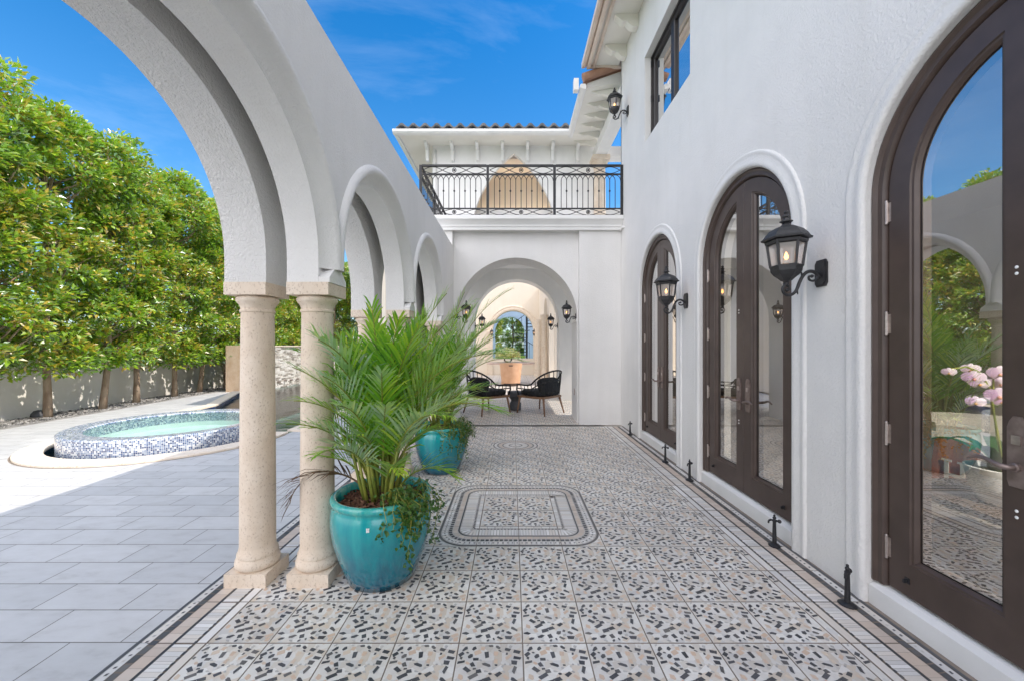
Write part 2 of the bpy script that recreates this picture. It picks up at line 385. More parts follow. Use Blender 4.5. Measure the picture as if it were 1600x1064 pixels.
DOWNL = emis('warm_downlight', (1.0,0.80,0.55), 50)
ADDED_SPOT = emis('added_orchid_spot', (1.0,0.93,0.84), 3600)  # added spots out of view, only to light the orchid and its pot
CANDLE = mk('candle_sleeve', (0.8,0.72,0.6), rough=0.5)
def glaze():
    m, nt, b = nmat('turquoise_glaze'); vec = coords(nt)
    b.inputs['Roughness'].default_value = 0.16; b.inputs['Coat Weight'].default_value = 0.6; b.inputs['Coat Roughness'].default_value = 0.05
    sx = N(nt, 'ShaderNodeSeparateXYZ'); nt.links.new(vec, sx.inputs[0])
    st = coords(nt, (5,5,0.7)); t = N(nt, 'ShaderNodeTexNoise'); t.inputs['Scale'].default_value = 3; t.inputs['Detail'].default_value = 6; t.inputs['Roughness'].default_value = 0.7
    nt.links.new(st, t.inputs['Vector'])
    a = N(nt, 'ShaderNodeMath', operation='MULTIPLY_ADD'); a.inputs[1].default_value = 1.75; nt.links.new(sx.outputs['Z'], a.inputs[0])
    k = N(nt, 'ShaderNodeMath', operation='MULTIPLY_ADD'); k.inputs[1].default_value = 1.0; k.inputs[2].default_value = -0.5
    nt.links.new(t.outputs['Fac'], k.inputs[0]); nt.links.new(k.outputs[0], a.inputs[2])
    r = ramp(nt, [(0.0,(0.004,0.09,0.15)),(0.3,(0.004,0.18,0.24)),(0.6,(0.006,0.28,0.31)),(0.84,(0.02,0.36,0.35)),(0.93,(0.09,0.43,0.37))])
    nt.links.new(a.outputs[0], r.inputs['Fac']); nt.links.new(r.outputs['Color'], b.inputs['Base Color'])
    v = N(nt, 'ShaderNodeTexNoise'); v.inputs['Scale'].default_value = 9; v.inputs['Detail'].default_value = 3; nt.links.new(vec, v.inputs['Vector'])
    bump(nt, b, v.outputs['Fac'], 0.12, 0.02)
    return m
GLAZE = glaze()
MULCH = islandmat('bark_mulch', [(0.10,0.04,0.022),(0.17,0.075,0.04),(0.06,0.028,0.018),(0.22,0.11,0.065)], 0.9)
GRAVEL = islandmat('grey_gravel', [(0.30,0.29,0.28),(0.10,0.10,0.10),(0.45,0.43,0.41),(0.06,0.06,0.06)], 0.9)
SOIL = mk('dark_soil', (0.05,0.045,0.04), (0.12,0.11,0.10), ns=20, rough=0.95, bmp=0.5, bs=50)
GRASS = mk('lawn', (0.05,0.11,0.02), (0.09,0.17,0.035), ns=4, rough=0.9, bmp=0.5, bs=90)
BARK = mk('tree_bark', (0.26,0.18,0.12), (0.46,0.36,0.26), ns=9, rough=0.9, bmp=0.6, bs=30, stretch=(1,1,0.35))
LEAF = leafmat('tree_leaves', [(0.040,0.10,0.010),(0.075,0.17,0.012),(0.14,0.27,0.014),(0.19,0.36,0.016),(0.28,0.45,0.020),(0.40,0.52,0.03),(0.50,0.36,0.04)], 0.35, 0.30)
PALMLEAF = leafmat('palm_leaflets', [(0.05,0.16,0.014),(0.11,0.28,0.018),(0.18,0.38,0.022),(0.27,0.45,0.03),(0.42,0.52,0.05)], 0.35, 0.06, 0.45)
PALMSTEM = mk('palm_cane', (0.14,0.20,0.03), (0.30,0.30,0.05), ns=9, rough=0.5)
DEAD = mk('dry_frond', (0.10,0.055,0.03), (0.18,0.11,0.06), ns=9, rough=0.8)
IVY = leafmat('ivy_leaves', [(0.02,0.065,0.012),(0.04,0.11,0.016),(0.07,0.15,0.025)], 0.2, 0.12)
CLAY = mk('clay_roof_tile', (0.30,0.15,0.095), (0.46,0.27,0.19), ns=4, rough=0.85, bmp=0.3, bs=30)
GREYTILE = mk('weathered_shaded_roof_tile', (0.07,0.078,0.088), (0.15,0.15,0.15), ns=6, rough=0.85, bmp=0.3, bs=30)  # weathered grey, with shade and blue sky tint put into the colour
ROPE = mk('black_rope', (0.010,0.010,0.011), (0.018,0.018,0.019), ns=60, rough=0.75)
CUSHION = mk('black_cushion', (0.012,0.012,0.013), (0.02,0.02,0.021), ns=30, rough=0.9)
TEAK = mk('teak', (0.16,0.085,0.045), (0.24,0.13,0.07), ns=10, rough=0.5, stretch=(6,6,1))
OAK = mk('pale_oak', (0.52,0.31,0.17), (0.62,0.40,0.24), ns=6, rough=0.5, stretch=(1,1,5))
LEATHER = mk('tan_leather', (0.58,0.33,0.19), (0.66,0.40,0.25), ns=5, rough=0.5)
STONETOP = mk('pink_stone_top', (0.55,0.38,0.31), (0.68,0.55,0.48), ns=8, rough=0.35)
CONC = mk('charcoal_concrete', (0.045,0.047,0.052), (0.075,0.077,0.083), ns=8, rough=0.7)
INWALL = mk('interior_paint', (0.26,0.235,0.21), (0.31,0.285,0.26), ns=1, rough=0.8)
INFLOOR = mk('interior_floor_stone', (0.33,0.29,0.25), (0.42,0.37,0.32), ns=4, rough=0.3)
DARKWOOD = mk('dark_wood', (0.075,0.05,0.035), (0.11,0.075,0.05), ns=7, rough=0.4, stretch=(6,1,6))
RUST = mk('rust_wool', (0.42,0.13,0.06), (0.52,0.18,0.09), ns=90, rough=0.95, bmp=0.3, bs=150)
LINEN = mk('pale_linen', (0.60,0.56,0.50), (0.68,0.64,0.58), ns=90, rough=0.95, bmp=0.3, bs=150)
CERAMIC = mk('white_ceramic', (0.80,0.80,0.78), (0.84,0.84,0.82), ns=3, rough=0.25)
PETAL = leafmat('orchid_petal', [(0.62,0.40,0.68),(0.72,0.53,0.76),(0.80,0.68,0.83),(0.58,0.36,0.66)], 0.3, 0.05)
LIP = mk('orchid_lip', (0.75,0.45,0.10), (0.60,0.15,0.30), ns=40, rough=0.5)
PINKFLOWER = leafmat('mixed_blossom', [(0.82,0.62,0.58),(0.85,0.80,0.72),(0.86,0.84,0.82),(0.8,0.74,0.35)], 0.3, 0.05)
CURTAIN = mk('sheer_curtain', (0.7,0.72,0.74), rough=0.9)
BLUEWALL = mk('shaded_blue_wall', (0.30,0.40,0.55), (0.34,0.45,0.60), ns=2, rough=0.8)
def stackmat():
    m, nt, b = nmat('stacked_stone'); vec = coords(nt)
    g_ = N(nt, 'ShaderNodeNewGeometry')
    isl = ramp(nt, [(0,(0.30,0.27,0.235)),(0.3,(0.52,0.48,0.43)),(0.6,(0.70,0.67,0.62)),(1,(0.80,0.78,0.74))]); nt.links.new(g_.outputs['Random Per Island'], isl.inputs['Fac'])
    t = N(nt, 'ShaderNodeTexNoise'); t.inputs['Scale'].default_value = 14; t.inputs['Detail'].default_value = 4; nt.links.new(vec, t.inputs['Vector'])
    mx = N(nt, 'ShaderNodeMixRGB', blend_type='OVERLAY'); mx.inputs['Fac'].default_value = 0.7
    nt.links.new(isl.outputs['Color'], mx.inputs['Color1']); nt.links.new(t.outputs['Fac'], mx.inputs['Color2'])
    nt.links.new(mx.outputs['Color'], b.inputs['Base Color']); b.inputs['Roughness'].default_value = 0.5
    bump(nt, b, t.outputs['Fac'], 1.0, 0.03)
    return m
STACK = stackmat()

# ------------------------------------------------------------------ arch helpers
def arch_wall(mb, f, a0, a1, z0, z1, thick, ops, mi=0, seg=40, ends=True):
    """wall in (a,z), outer face o=0, back o=-thick; ops: (centre, half, spring, zbottom) arched openings"""
    ops = sorted(ops); cuts = [a0]
    def quad(p, q, o): mb.poly([f(p[0][0], p[0][1], o), f(p[1][0], p[1][1], o), f(q[1][0], q[1][1], o), f(q[0][0], q[0][1], o)], mi)
    cur = a0; flat = []
    for c, h, zs, zb in ops:
        flat.append((cur, c-h)); cur = c+h
    flat.append((cur, a1))
    for (p, q) in flat:
        if q - p > 1e-5:
            for o in (0, -thick): quad(((p, z0), (p, z1)), ((q, z0), (q, z1)), o)
            mb.poly([f(p,z0,0), f(q,z0,0), f(q,z0,-thick), f(p,z0,-thick)], mi)
    for c, h, zs, zb in ops:
        pts = [(c - h*math.cos(PI*i/seg), zs + h*math.sin(PI*i/seg)) for i in range(seg+1)]
        for i in range(seg):
            (pa, pz), (qa, qz) = pts[i], pts[i+1]
            for o in (0, -thick): quad(((pa, pz), (pa, z1)), ((qa, qz), (qa, z1)), o)
            mb.poly([f(pa,pz,0), f(qa,qz,0), f(qa,qz,-thick), f(pa,pz,-thick)], mi)
        for s in (-1, 1):
            mb.poly([f(c+s*h,zb,0), f(c+s*h,zs,0), f(c+s*h,zs,-thick), f(c+s*h,zb,-thick)], mi)
        if zb > z0 + 1e-5:
            for o in (0, -thick): quad(((c-h, z0), (c-h, zb)), ((c+h, z0), (c+h, zb)), o)
            mb.poly([f(c-h,zb,0), f(c+h,zb,0), f(c+h,zb,-thick), f(c-h,zb,-thick)], mi)
    mb.poly([f(a0,z1,0), f(a1,z1,0), f(a1,z1,-thick), f(a0,z1,-thick)], mi)
    for a in (a0, a1):
        mb.poly([f(a,z0,0), f(a,z1,0), f(a,z1,-thick), f(a,z0,-thick)], mi)
def arch_sweep(mb, f, c, h, zs, zb, prof, mi=0, seg=40):
    rings = []
    for ro, out in prof:
        r = h + ro
        line = [f(c-r, zb, out)] + [f(c - r*math.cos(PI*i/seg), zs + r*math.sin(PI*i/seg), out) for i in range(seg+1)] + [f(c+r, zb, out)]
        rings.append(line)
    mb.loft(rings, closed=False, mi=mi)
def sweep_line(mb, f, a0, a1, prof, mi=0):
    """straight moulding along a, closed profile of (z, out)"""
    A = [f(a0, z, o) for z, o in prof]; B = [f(a1, z, o) for z, o in prof]
    mb.loft([A, B], closed=True, cap=True, mi=mi)

# ------------------------------------------------------------------ the patio floor
random.seed(7)
PX0, PX1 = -1.725, 1.935
FX0, FX1 = -1.44, 1.595          # chip field
TS, GX, GY = 0.3, 0.05, 0.058
MC, MH = (0.05, 3.358), 0.60      # rounded square medallion
CC, CR = (0.05, 5.558), 0.315     # round medallion
CROSS = (6.86, 7.0)               # border across the patio
def rand_chip(L, W):
    n = random.choice((4,4,5,6))
    if n == 4: pts = [(-L/2*random.uniform(.7,1), -W/2*random.uniform(.6,1)), (L/2*random.uniform(.7,1), -W/2*random.uniform(.6,1)), (L/2*random.uniform(.6,1), W/2*random.uniform(.6,1)), (-L/2*random.uniform(.5,1), W/2*random.uniform(.6,1))]
    else:
        pts = []
        for i in range(n):
            a = 2*PI*(i + random.uniform(-.25,.25))/n
            pts.append((L/2*math.cos(a)*random.uniform(.8,1), W/2*math.sin(a)*random.uniform(.8,1)))
    a = random.uniform(0,PI)
    return [(x*math.cos(a)-y*math.sin(a), x*math.sin(a)+y*math.cos(a)) for x, y in pts]
CHIPS = []; placed = []
def fill(count, mi, lr, wr, tries=1500):
    k = 0
    for _ in range(tries):
        if k >= count: break
        L = random.uniform(*lr); W = random.uniform(*wr); c = (random.uniform(0.012,0.288), random.uniform(0.012,0.288))
        if any((c[0]-q[0])**2 + (c[1]-q[1])**2 < ((L+q[2])*0.44)**2 for q in placed): continue
        pts = [(c[0]+x, c[1]+y) for x, y in rand_chip(L, W)]
        if min(min(p) for p in pts) < 0.004 or max(max(p) for p in pts) > 0.296: continue
        placed.append((c[0], c[1], (L+W)/2*1.0)); CHIPS.append((mi, pts)); k += 1
fill(31, 2, (0.029,0.052), (0.017,0.026), 4000); fill(11, 3, (0.026,0.042), (0.018,0.027)); fill(10, 2, (0.014,0.024), (0.009,0.014)); fill(14, 4, (0.014,0.030), (0.010,0.018))
def sd_round(x, y, c, h, r):
    dx = abs(x-c[0]) - h + r; dy = abs(y-c[1]) - h + r
    return math.hypot(max(dx,0), max(dy,0)) + min(max(dx,dy),0) - r
def chip_ok(pts):
    for x, y in pts:
        if x < FX0+0.004 or x > FX1-0.004: return False
        if CROSS[0]-0.004 < y < CROSS[1]+0.004: return False
        if math.hypot(x-CC[0], y-CC[1]) < CR+0.004: return False
        if sd_round(x, y, MC, MH, 0.2) < 0.004 and not max(abs(x-MC[0]), abs(y-MC[1])) < 0.292: return False
    return True
fl = MB()
ZG, ZT, ZC = 0.0, 0.0025, 0.0035
Y0, Y1 = -1.742, 19.0
fl.poly([(PX0,Y0,ZG),(2.2,Y0,ZG),(2.2,7.0,ZG),(PX0,7.0,ZG)], 0)
fl.poly([(-1.75,7.0,ZG),(3.0,7.0,ZG),(3.0,Y1,ZG),(-1.75,Y1,ZG)], 0)
g = 0.0030
xs = [GX + TS*k for k in range(-6, 11)]; ys = [GY + TS*k for k in range(-6, 64)]
for yi in range(len(ys)-1):
    ya, yb = ys[yi], ys[yi+1]
    if ya < Y0 or yb > Y1: continue
    inner = yb > 7.0
    fx0, fx1 = (-1.75, 3.0) if inner else (FX0, FX1)
    cx = [fx0] + [x for x in xs if fx0+0.03 < x < fx1-0.03] + [fx1]
    for xa, xb in zip(cx[:-1], cx[1:]):
        fl.poly([(xa+g,ya+g,ZT),(xb-g,ya+g,ZT),(xb-g,yb-g,ZT),(xa+g,yb-g,ZT)], 1)
    if yb <= 10.3:
        for x in [GX + TS*k for k in range(-7, 6)]:
            for mi, pts in CHIPS:
                w = [(x+px, ya+py) for px, py in pts]
                if inner:
                    if min(p[0] for p in w) < -1.7 or max(p[0] for p in w) > 1.8 or any(CROSS[0]-.004 < p[1] < CROSS[1]+.004 for p in w): continue
                elif not chip_ok(w): continue
                fl.poly([(p[0],p[1],ZC) for p in w], mi)
def rect(x0, x1, y0, y1, z, mi): fl.poly([(x0,y0,z),(x1,y0,z),(x1,y1,z),(x0,y1,z)], mi)
def edge_border(xin, sgn, ya, yb):
    """side borders: sgn=+1 runs outwards to +X from xin"""
    X = lambda t: xin + sgn*t
    def strip(t0, t1, z, mi, y0=ya, y1=yb):
        a, b = sorted((X(t0), X(t1))); rect(a, b, y0, y1, z, mi)
    y = ya
    while y < yb - 0.01:                      # border tiles, 0.3 m long
        e = min(y + TS, yb)
        strip(0.006, 0.049, ZT, 5, y+g, e-g)
        yy = y+g
        while yy < e-0.012:                   # pale slanted slivers
            w = random.uniform(0.012,0.03); q = min(yy+w, e-g)
            strip(0.062, 0.148, ZT, 5, yy, q-0.0012); yy = q
        yy = y+g
        while yy < e-0.012:
            q = min(yy+random.uniform(0.03,0.08), e-g); strip(0.165, 0.232, ZT, 6, yy, q-0.0012); yy = q
        strip(0.272, 0.312, ZT, 5, y+g, e-g)
        y = e
    strip(0.150, 0.161, ZT+.0006, 2); strip(0.316, 0.334, ZT+.0006, 2)
    y = ya
    while y < yb - 0.03:                      # toothed dashes, broken blocks, dots
        L = random.uniform(0.018,0.03)
        a, b = sorted((X(0.051), X(0.064)))
        fl.poly([(a,y,ZC),(b,y+0.006,ZC),(b,y+L,ZC),(a,y+L*0.8,ZC)], 2)
        y += L + random.uniform(0.004,0.010)
    y = ya
    while y < yb - 0.06:
        L = random.uniform(0.022,0.055)
        a, b = sorted((X(0.236), X(0.268))); s = random.uniform(-.006,.006)
        fl.poly([(a,y,ZT),(b,y+s,ZT),(b,y+L+s,ZT),(a,y+L,ZT)], 2); y += L + 0.007
    y = ya
    while y < yb - 0.03:
        a, b = sorted((X(0.284), X(0.296))); L = random.uniform(0.010,0.018)
        fl.poly([(a,y,ZC),(b,y+.003,ZC),(b,y+L,ZC),(a,y+L*.8,ZC)], random.choice((2,2,4))); y += L + random.uniform(0.018,0.028)
edge_border(FX1, 1, GY-6*TS, 6.86); edge_border(FX0-0.0, -1, GY-6*TS, 6.86)
# border across
rect(FX0, PX1, 6.862, 6.876, ZT+.0006, 2); rect(FX0, PX1, 6.880, 6.915, ZT, 5); rect(FX0, PX1, 6.919, 6.945, ZT, 6); rect(FX0, PX1, 6.949, 6.962, ZT+.0006, 2); rect(FX0, PX1, 6.966, 6.996, ZT, 5)
# medallions
def rr_loop(c, h, r, n=10):
    pts = []
    for k, (sx, sy) in enumerate(((1,1),(-1,1),(-1,-1),(1,-1))):
        for i in range(n+1):
            a = PI/2*k + PI/2*i/n
            pts.append((c[0] + sx*(h-r) + r*math.cos(a), c[1] + sy*(h-r) + r*math.sin(a)))
    return pts
def circ_loop(c, r, n=64): return [(c[0]+r*math.cos(2*PI*i/n), c[1]+r*math.sin(2*PI*i/n)) for i in range(n)]
def band(A, B, z, mi):
    n = len(A)
    fl.loft([[(x,y,z) for x, y in A], [(x,y,z) for x, y in B]], closed=True, mi=mi)
def resample(loop, step):
    out = []; n = len(loop); acc = 0.0; d0 = 0.0
    for i in range(n):
        p, q = Vector(loop[i]), Vector(loop[(i+1) % n]); L = (q-p).length
        while d0 <= acc + L and L > 0:
            t = (d0-acc)/L; out.append((p.lerp(q, t), (q-p).normalized())); d0 += step
        acc += L
    return out
def mosaic_ring(loopf, o0, o1, step, z, mi, gap=0.003, jit=0.3):
    A = resample(loopf(o0), step); 
    mid = (o0+o1)/2
    M = resample(loopf(mid), step); w = abs(o1-o0)
    for p, t in M:
        nrm = Vector((-t.y, t.x)); L = (step-gap)*random.uniform(1-jit, 1)
        q = [p - t*L/2 - nrm*w/2*random.uniform(.85,1), p + t*L/2 - nrm*w/2*random.uniform(.85,1), p + t*L/2 + nrm*w/2*random.uniform(.85,1), p - t*L/2 + nrm*w/2*random.uniform(.85,1)]
        fl.poly([(v.x, v.y, z) for v in q], mi)
ml = lambda o: rr_loop(MC, MH-o, max(0.21-o*0.72, 0.012))
ZB = 0.0030
band(ml(0.0), ml(0.30), ZB, 7)
ZB2, ZB3 = 0.0038, 0.0046
band(ml(0.0), ml(0.016), ZB2, 2)
mosaic_ring(ml, 0.02, 0.066, 0.040, ZB2, 5, 0.004, .15); mosaic_ring(ml, 0.037, 0.049, 0.034, ZB3, 2, 0.02)
mosaic_ring(ml, 0.070, 0.096, 0.034, ZB2, 2, 0.005); mosaic_ring(ml, 0.101, 0.136, 0.05, ZB2, 6, 0.002, .1)
band(ml(0.140), ml(0.151), ZB2, 2)
mosaic_ring(ml, 0.155, 0.245, 0.022, ZB2, 5, 0.003, .15)
mosaic_ring(ml, 0.249, 0.262, 0.026, ZB2, 2, 0.008); mosaic_ring(ml, 0.266, 0.296, 0.06, ZB2, 5, 0.003, .1)
cl = lambda o: circ_loop(CC, CR-o)
band(cl(0), cl(CR-0.001), ZB, 7)
band(cl(0.0), cl(0.014), ZB2, 2); mosaic_ring(cl, 0.018, 0.05, 0.035, ZB2, 5, .004, .15); mosaic_ring(cl, 0.055, 0.075, 0.03, ZB2, 2, .006)
mosaic_ring(cl, 0.080, 0.125, 0.04, ZB2, 6, .003, .1); band(cl(0.13), cl(0.14), ZB2, 2); mosaic_ring(cl, 0.145, 0.215, 0.022, ZB2, 5, .003, .15); mosaic_ring(cl, 0.22, 0.235, 0.025, ZB2, 2, .006); mosaic_ring(cl, .24, .30, .03, ZB2, 5, .003, .15)
# grout lines across the medallions
for x in [GX+TS*k for k in (-1,0,1)]: rect(x-.002, x+.002, MC[1]-MH, MC[1]+MH, 0.0054, 0)
for y in [GY+TS*k for k in (10,11,12)]: rect(MC[0]-MH, MC[0]+MH, y-.002, y+.002, 0.0054, 0)
rect(CC[0]-.002, CC[0]+.002, CC[1]-CR, CC[1]+CR, 0.0054, 0)
PALEG = mk('pale_grout', (0.46,0.43,0.40), (0.54,0.51,0.48), ns=5, rough=0.9)
struct(fl.build('patio_floor', [GROUT, TILE, CHIP_D, CHIP_T, CHIP_G, CHIP_L, CHIP_B, PALEG], fix=False), 'structure')

# ------------------------------------------------------------------ deck, pool, lawn, planting bed
SC, SR = (-5.20, 6.13), 1.26
bedX = lambda y: -8.02 - 0.08*y
dk = MB()
def drect(x0, x1, y0, y1):
    if x1 - x0 > 1e-4: dk.poly([(x0,y0,0.001),(x1,y0,0.001),(x1,y1,0.001),(x0,y1,0.001)])
PLX1 = -3.60
def dstrip(y0, y1, xr0, xr1):
    dk.poly([(bedX(y0),y0,0.001),(xr0[0],y0,0.001),(xr0[1],y1,0.001),(bedX(y1),y1,0.001)])
    if xr1: dk.poly([(xr1[0],y0,0.001),(PX0-0.0,y0,0.001),(PX0,y1,0.001),(xr1[1],y1,0.001)])
rr = 1.48; yb0 = SC[1]-rr
dk.poly([(bedX(-8),-8,0.001),(PX0,-8,0.001),(PX0,yb0,0.001),(bedX(yb0),yb0,0.001)])
nn = 20
yy = [yb0 + rr*(1-math.cos(PI/2*i/nn)) for i in range(nn+1)]
hw = [math.sqrt(max(rr*rr-(y-SC[1])**2, 0)) for y in yy]
for i in range(nn):
    dstrip(yy[i], yy[i+1], (SC[0]-hw[i], SC[0]-hw[i+1]), (SC[0]+hw[i], SC[0]+hw[i+1]))
# behind the spa centre the pool opens out
PLL = [(SC[1],-6.72),(9.2,-6.95),(12.0,-8.30),(19.0,-8.30)]
for (ya, xa), (yb_, xb) in zip(PLL[:-1], PLL[1:]):
    dk.poly([(bedX(ya),ya,0.001),(xa,ya,0.001),(xb,yb_,0.001),(bedX(yb_),yb_,0.001)])
dk.poly([(PLX1,SC[1],0.001),(PX0,SC[1],0.001),(PX0,7.03,0.001),(PLX1,7.03,0.001)])
dk.poly([(PLX1,7.03,0.001),(-1.75,7.03,0.001),(-1.75,19,0.001),(PLX1,19,0.001)])
dk.poly([(bedX(19),19,0.001),(-1.75,19,0.001),(-1.75,24,0.001),(bedX(24),24,0.001)])
dk.poly([(PX0,-8,0.001),(2.2,-8,0.001),(2.2,Y0,0.001),(PX0,Y0,0.001)])
struct(dk.build('pool_deck', DECK, fix=False), 'structure')
gr = MB()
for x0, x1, y0, y1 in ((-300,-10.9,-300,300), (-10.9,12,-300,-8), (12,300,-300,300), (-10.9,12,24,300), (-1.75,12,19.6,24)):
    gr.poly([(x0,y0,-0.02),(x1,y0,-0.02),(x1,y1,-0.02),(x0,y1,-0.02)])
struct(gr.build('ground', GRASS, fix=False), 'structure')
bd = MB()
bd.poly([(bedX(-8)-3,-8,-0.03),(bedX(-8)-0.012,-8,-0.03),(bedX(24)-0.012,24,-0.03),(bedX(24)-3,24,-0.03)])
struct(bd.build('planting_bed_soil', SOIL, fix=False), 'structure')
ed = MB()
ed.prism([(0,0),(0.05,0),(0.05,0.03),(0,0.03)], lambda a, z, o: (bedX(o)-0.05+a, o, z-0.012), -8, 24)
struct(ed.build('bed_edging_kerb', mk('edging_stone', (0.20,0.19,0.18), (0.30,0.29,0.27), ns=6, rough=0.8)), 'structure')
gv = MB(); random.seed(5)
for i in range(5200):
    y = 4.5 + 12*random.random()**1.3; x = bedX(y) - 0.07 - random.random()*0.95
    s = random.uniform(0.015, 0.036); a = random.random()*PI
    gv.obox((x, y, -0.025+s*0.4), (s*1.5, s, s*0.7), Matrix.Rotation(a, 3, 'Z') @ Matrix.Rotation(random.uniform(-.6,.6), 3, 'X'), 0, 0.6)
struct(gv.build('gravel', GRAVEL, fix=False), 'stuff', 'loose grey and black gravel under the clipped trees', 'gravel')

# pool
pl = MB()
zb = -1.25
pl.poly([(-8.6,4.5,zb),(PLX1+.3,4.5,zb),(PLX1+.3,19,zb),(-8.6,19,zb)])
PO = [(x, y) for y, x in PLL] + [(PLX1, 19.0), (PLX1, SC[1])]
for (xa, ya), (xb, yb_) in zip(PO[:-1], PO[1:]):
    pl.poly([(xa,ya,zb),(xb,yb_,zb),(xb,yb_,-0.19),(xa,ya,-0.19)], 0)
    pl.poly([(xa,ya,-0.19),(xb,yb_,-0.19),(xb,yb_,0.0),(xa,ya,0.0)], 1)
pl.lathe([(1.48,-1.25),(1.48,0.0)], (SC[0],SC[1],0), 40, PI, 2*PI, mi=1)
struct(pl.build('pool_basin', [POOLIN, POOLTILE], fix=False), 'structure')
pw = MB()
NX, NY = 2, 2
pw.poly([(SC[0]+1.48*math.cos(PI+PI*i/30), SC[1]+1.48*math.sin(PI+PI*i/30), -0.07) for i in range(31)] + [(PLX1,SC[1],-0.07),(PLX1,19,-0.07)] + [(x,y,-0.07) for y, x in reversed(PLL)])
struct(pw.build('water', WATER, fix=False), 'structure')
cp = MB()
cp.lathe([(1.35,0.0),(1.35,0.026),(1.36,0.034),(1.605,0.034),(1.615,0.026),(1.615,0.0)], (SC[0],SC[1],0), 64, PI*0.93, 2*PI+0.12)
cp.box(PLX1-0.08, PLX1+0.2, 6.45, 19.0, 0.002, 0.034)
for (ya, xa), (yb_, xb) in zip(PLL[:2], PLL[1:3]):
    cp.add([(xa-0.2,ya+0.3 if ya < 7 else ya,0.002),(xa+0.06,ya+0.3 if ya < 7 else ya,0.002),(xb+0.06,yb_-0.02,0.002),(xb-0.2,yb_-0.02,0.002),(xa-0.2,ya+0.3 if ya < 7 else ya,0.034),(xa+0.06,ya+0.3 if ya < 7 else ya,0.034),(xb+0.06,yb_-0.02,0.034),(xb-0.2,yb_-0.02,0.034)], [(3,2,1,0),(4,5,6,7),(0,1,5,4),(1,2,6,5),(2,3,7,6),(3,0,4,7)])
cp.lathe([(1.616,0.0035),(1.635,0.0035)], (SC[0],SC[1],0), 64, PI*0.93, 2*PI+0.05, mi=1)  # dark ring painted as the shadow line under the coping edge
tag(cp.build('pool_coping', [COPING, GROUT], smooth=True, autos=30), 'pale shell stone coping curving round the spa and along the pool', 'coping')
sp = thing('spa', 'raised round spa faced in blue and white mosaic', 'spa', (SC[0],SC[1],0))
m = MB(); m.lathe([(1.26,-1.2),(1.26,0.215),(1.245,0.23),(1.02,0.222),(1.005,0.205)], (SC[0],SC[1],0), 96); m.build('mosaic_wall', MOSAIC, sp, smooth=True, autos=40)
m = MB(); m.lathe([(1.0045,0.204),(1.0,0.06)], (SC[0],SC[1],0), 64); m.build('waterline_band', MOSAIC, sp, smooth=True)
m = MB(); m.lathe([(1.0,0.0595),(0.995,-0.02),(0.70,-0.06),(0.68,-0.09)], (SC[0],SC[1],0), 64); m.build('bench', SPAIN, sp, smooth=True, autos=40)
m = MB(); m.lathe([(0.68,-0.091),(0.64,-0.45),(0.02,-0.5)], (SC[0],SC[1],0), 64); m.build('basin', SPADEEP, sp, smooth=True, autos=40)
m = MB(); m.poly([(SC[0]+1.003*math.cos(2*PI*i/64), SC[1]+1.003*math.sin(2*PI*i/64), 0.212) for i in range(64)]); m.build('spa_water', SPAWATER, sp, fix=False)
# glass-like spillway slot and light on the basin
m = MB(); m.lathe([(0.09,0),(0.09,0.02),(0.02,0.025)], (SC[0]+0.3,SC[1]+0.2,-0.50), 16, cap=True); m.build('floor_drain', WHITEPL, sp)

# garden boundary wall
wx = lambda y: bedX(y) - 1.08
gw = MB()
gw.prism([(0,-0.05),(0,1.75),(-0.2,1.75),(-0.2,-0.05)], lambda a, z, o: (wx(o)+a, o, z), -8, 24)
gw.prism([(0.03,1.75),(0.03,1.81),(-0.23,1.81),(-0.23,1.75)], lambda a, z, o: (wx(o)+a, o, z), -8, 24)
tag(gw.build('garden_wall', FENCE), 'long pale garden wall behind the row of clipped trees', 'wall')
gb = MB(); gb.box(bedX(24)-1, -1.95, 22.6, 22.8, -0.05, 1.8)
tag(gb.build('garden_wall', FENCE), 'garden wall closing the far end of the pool court', 'wall')

# ------------------------------------------------------------------ water wall at the pool end
ww = thing('water_wall', 'stacked stone water wall with peach stone pillar along the far side of the pool', 'water feature', (-8.45,15.5,0))
m = MB(); m.box(-8.62, -8.30, 12.36, 19.0, -1.2, 1.36)
random.seed(11)
y = 12.36
for k in range(27):
    z = -0.15 + 0.055*k; y = 12.37
    while y < 18.9:
        L = random.uniform(0.10,0.30); m.box(-8.301, -8.30+random.uniform(0.004,0.035), y, min(y+L,18.98)-0.004, z+0.003, z+0.052); y += L
m.build('stacked_stone_panel', STACK, ww, fix=False)
m = MB(); m.box(-8.66, -8.24, 12.362, 19.02, 1.361, 1.405); m.build('coping_slab', COPING, ww)
m = MB(); m.box(-8.73, -8.29, 12.0, 12.36, -0.05, 1.41); m.build('pillar', TRAV2, ww)
for k in range(16):
    m = MB(); y = 12.7+0.4*k; m.tube([(-8.32,y,0.14),(-8.18,y,0.14)], 0.025, 8); m.build('spout', PLATE, ww)

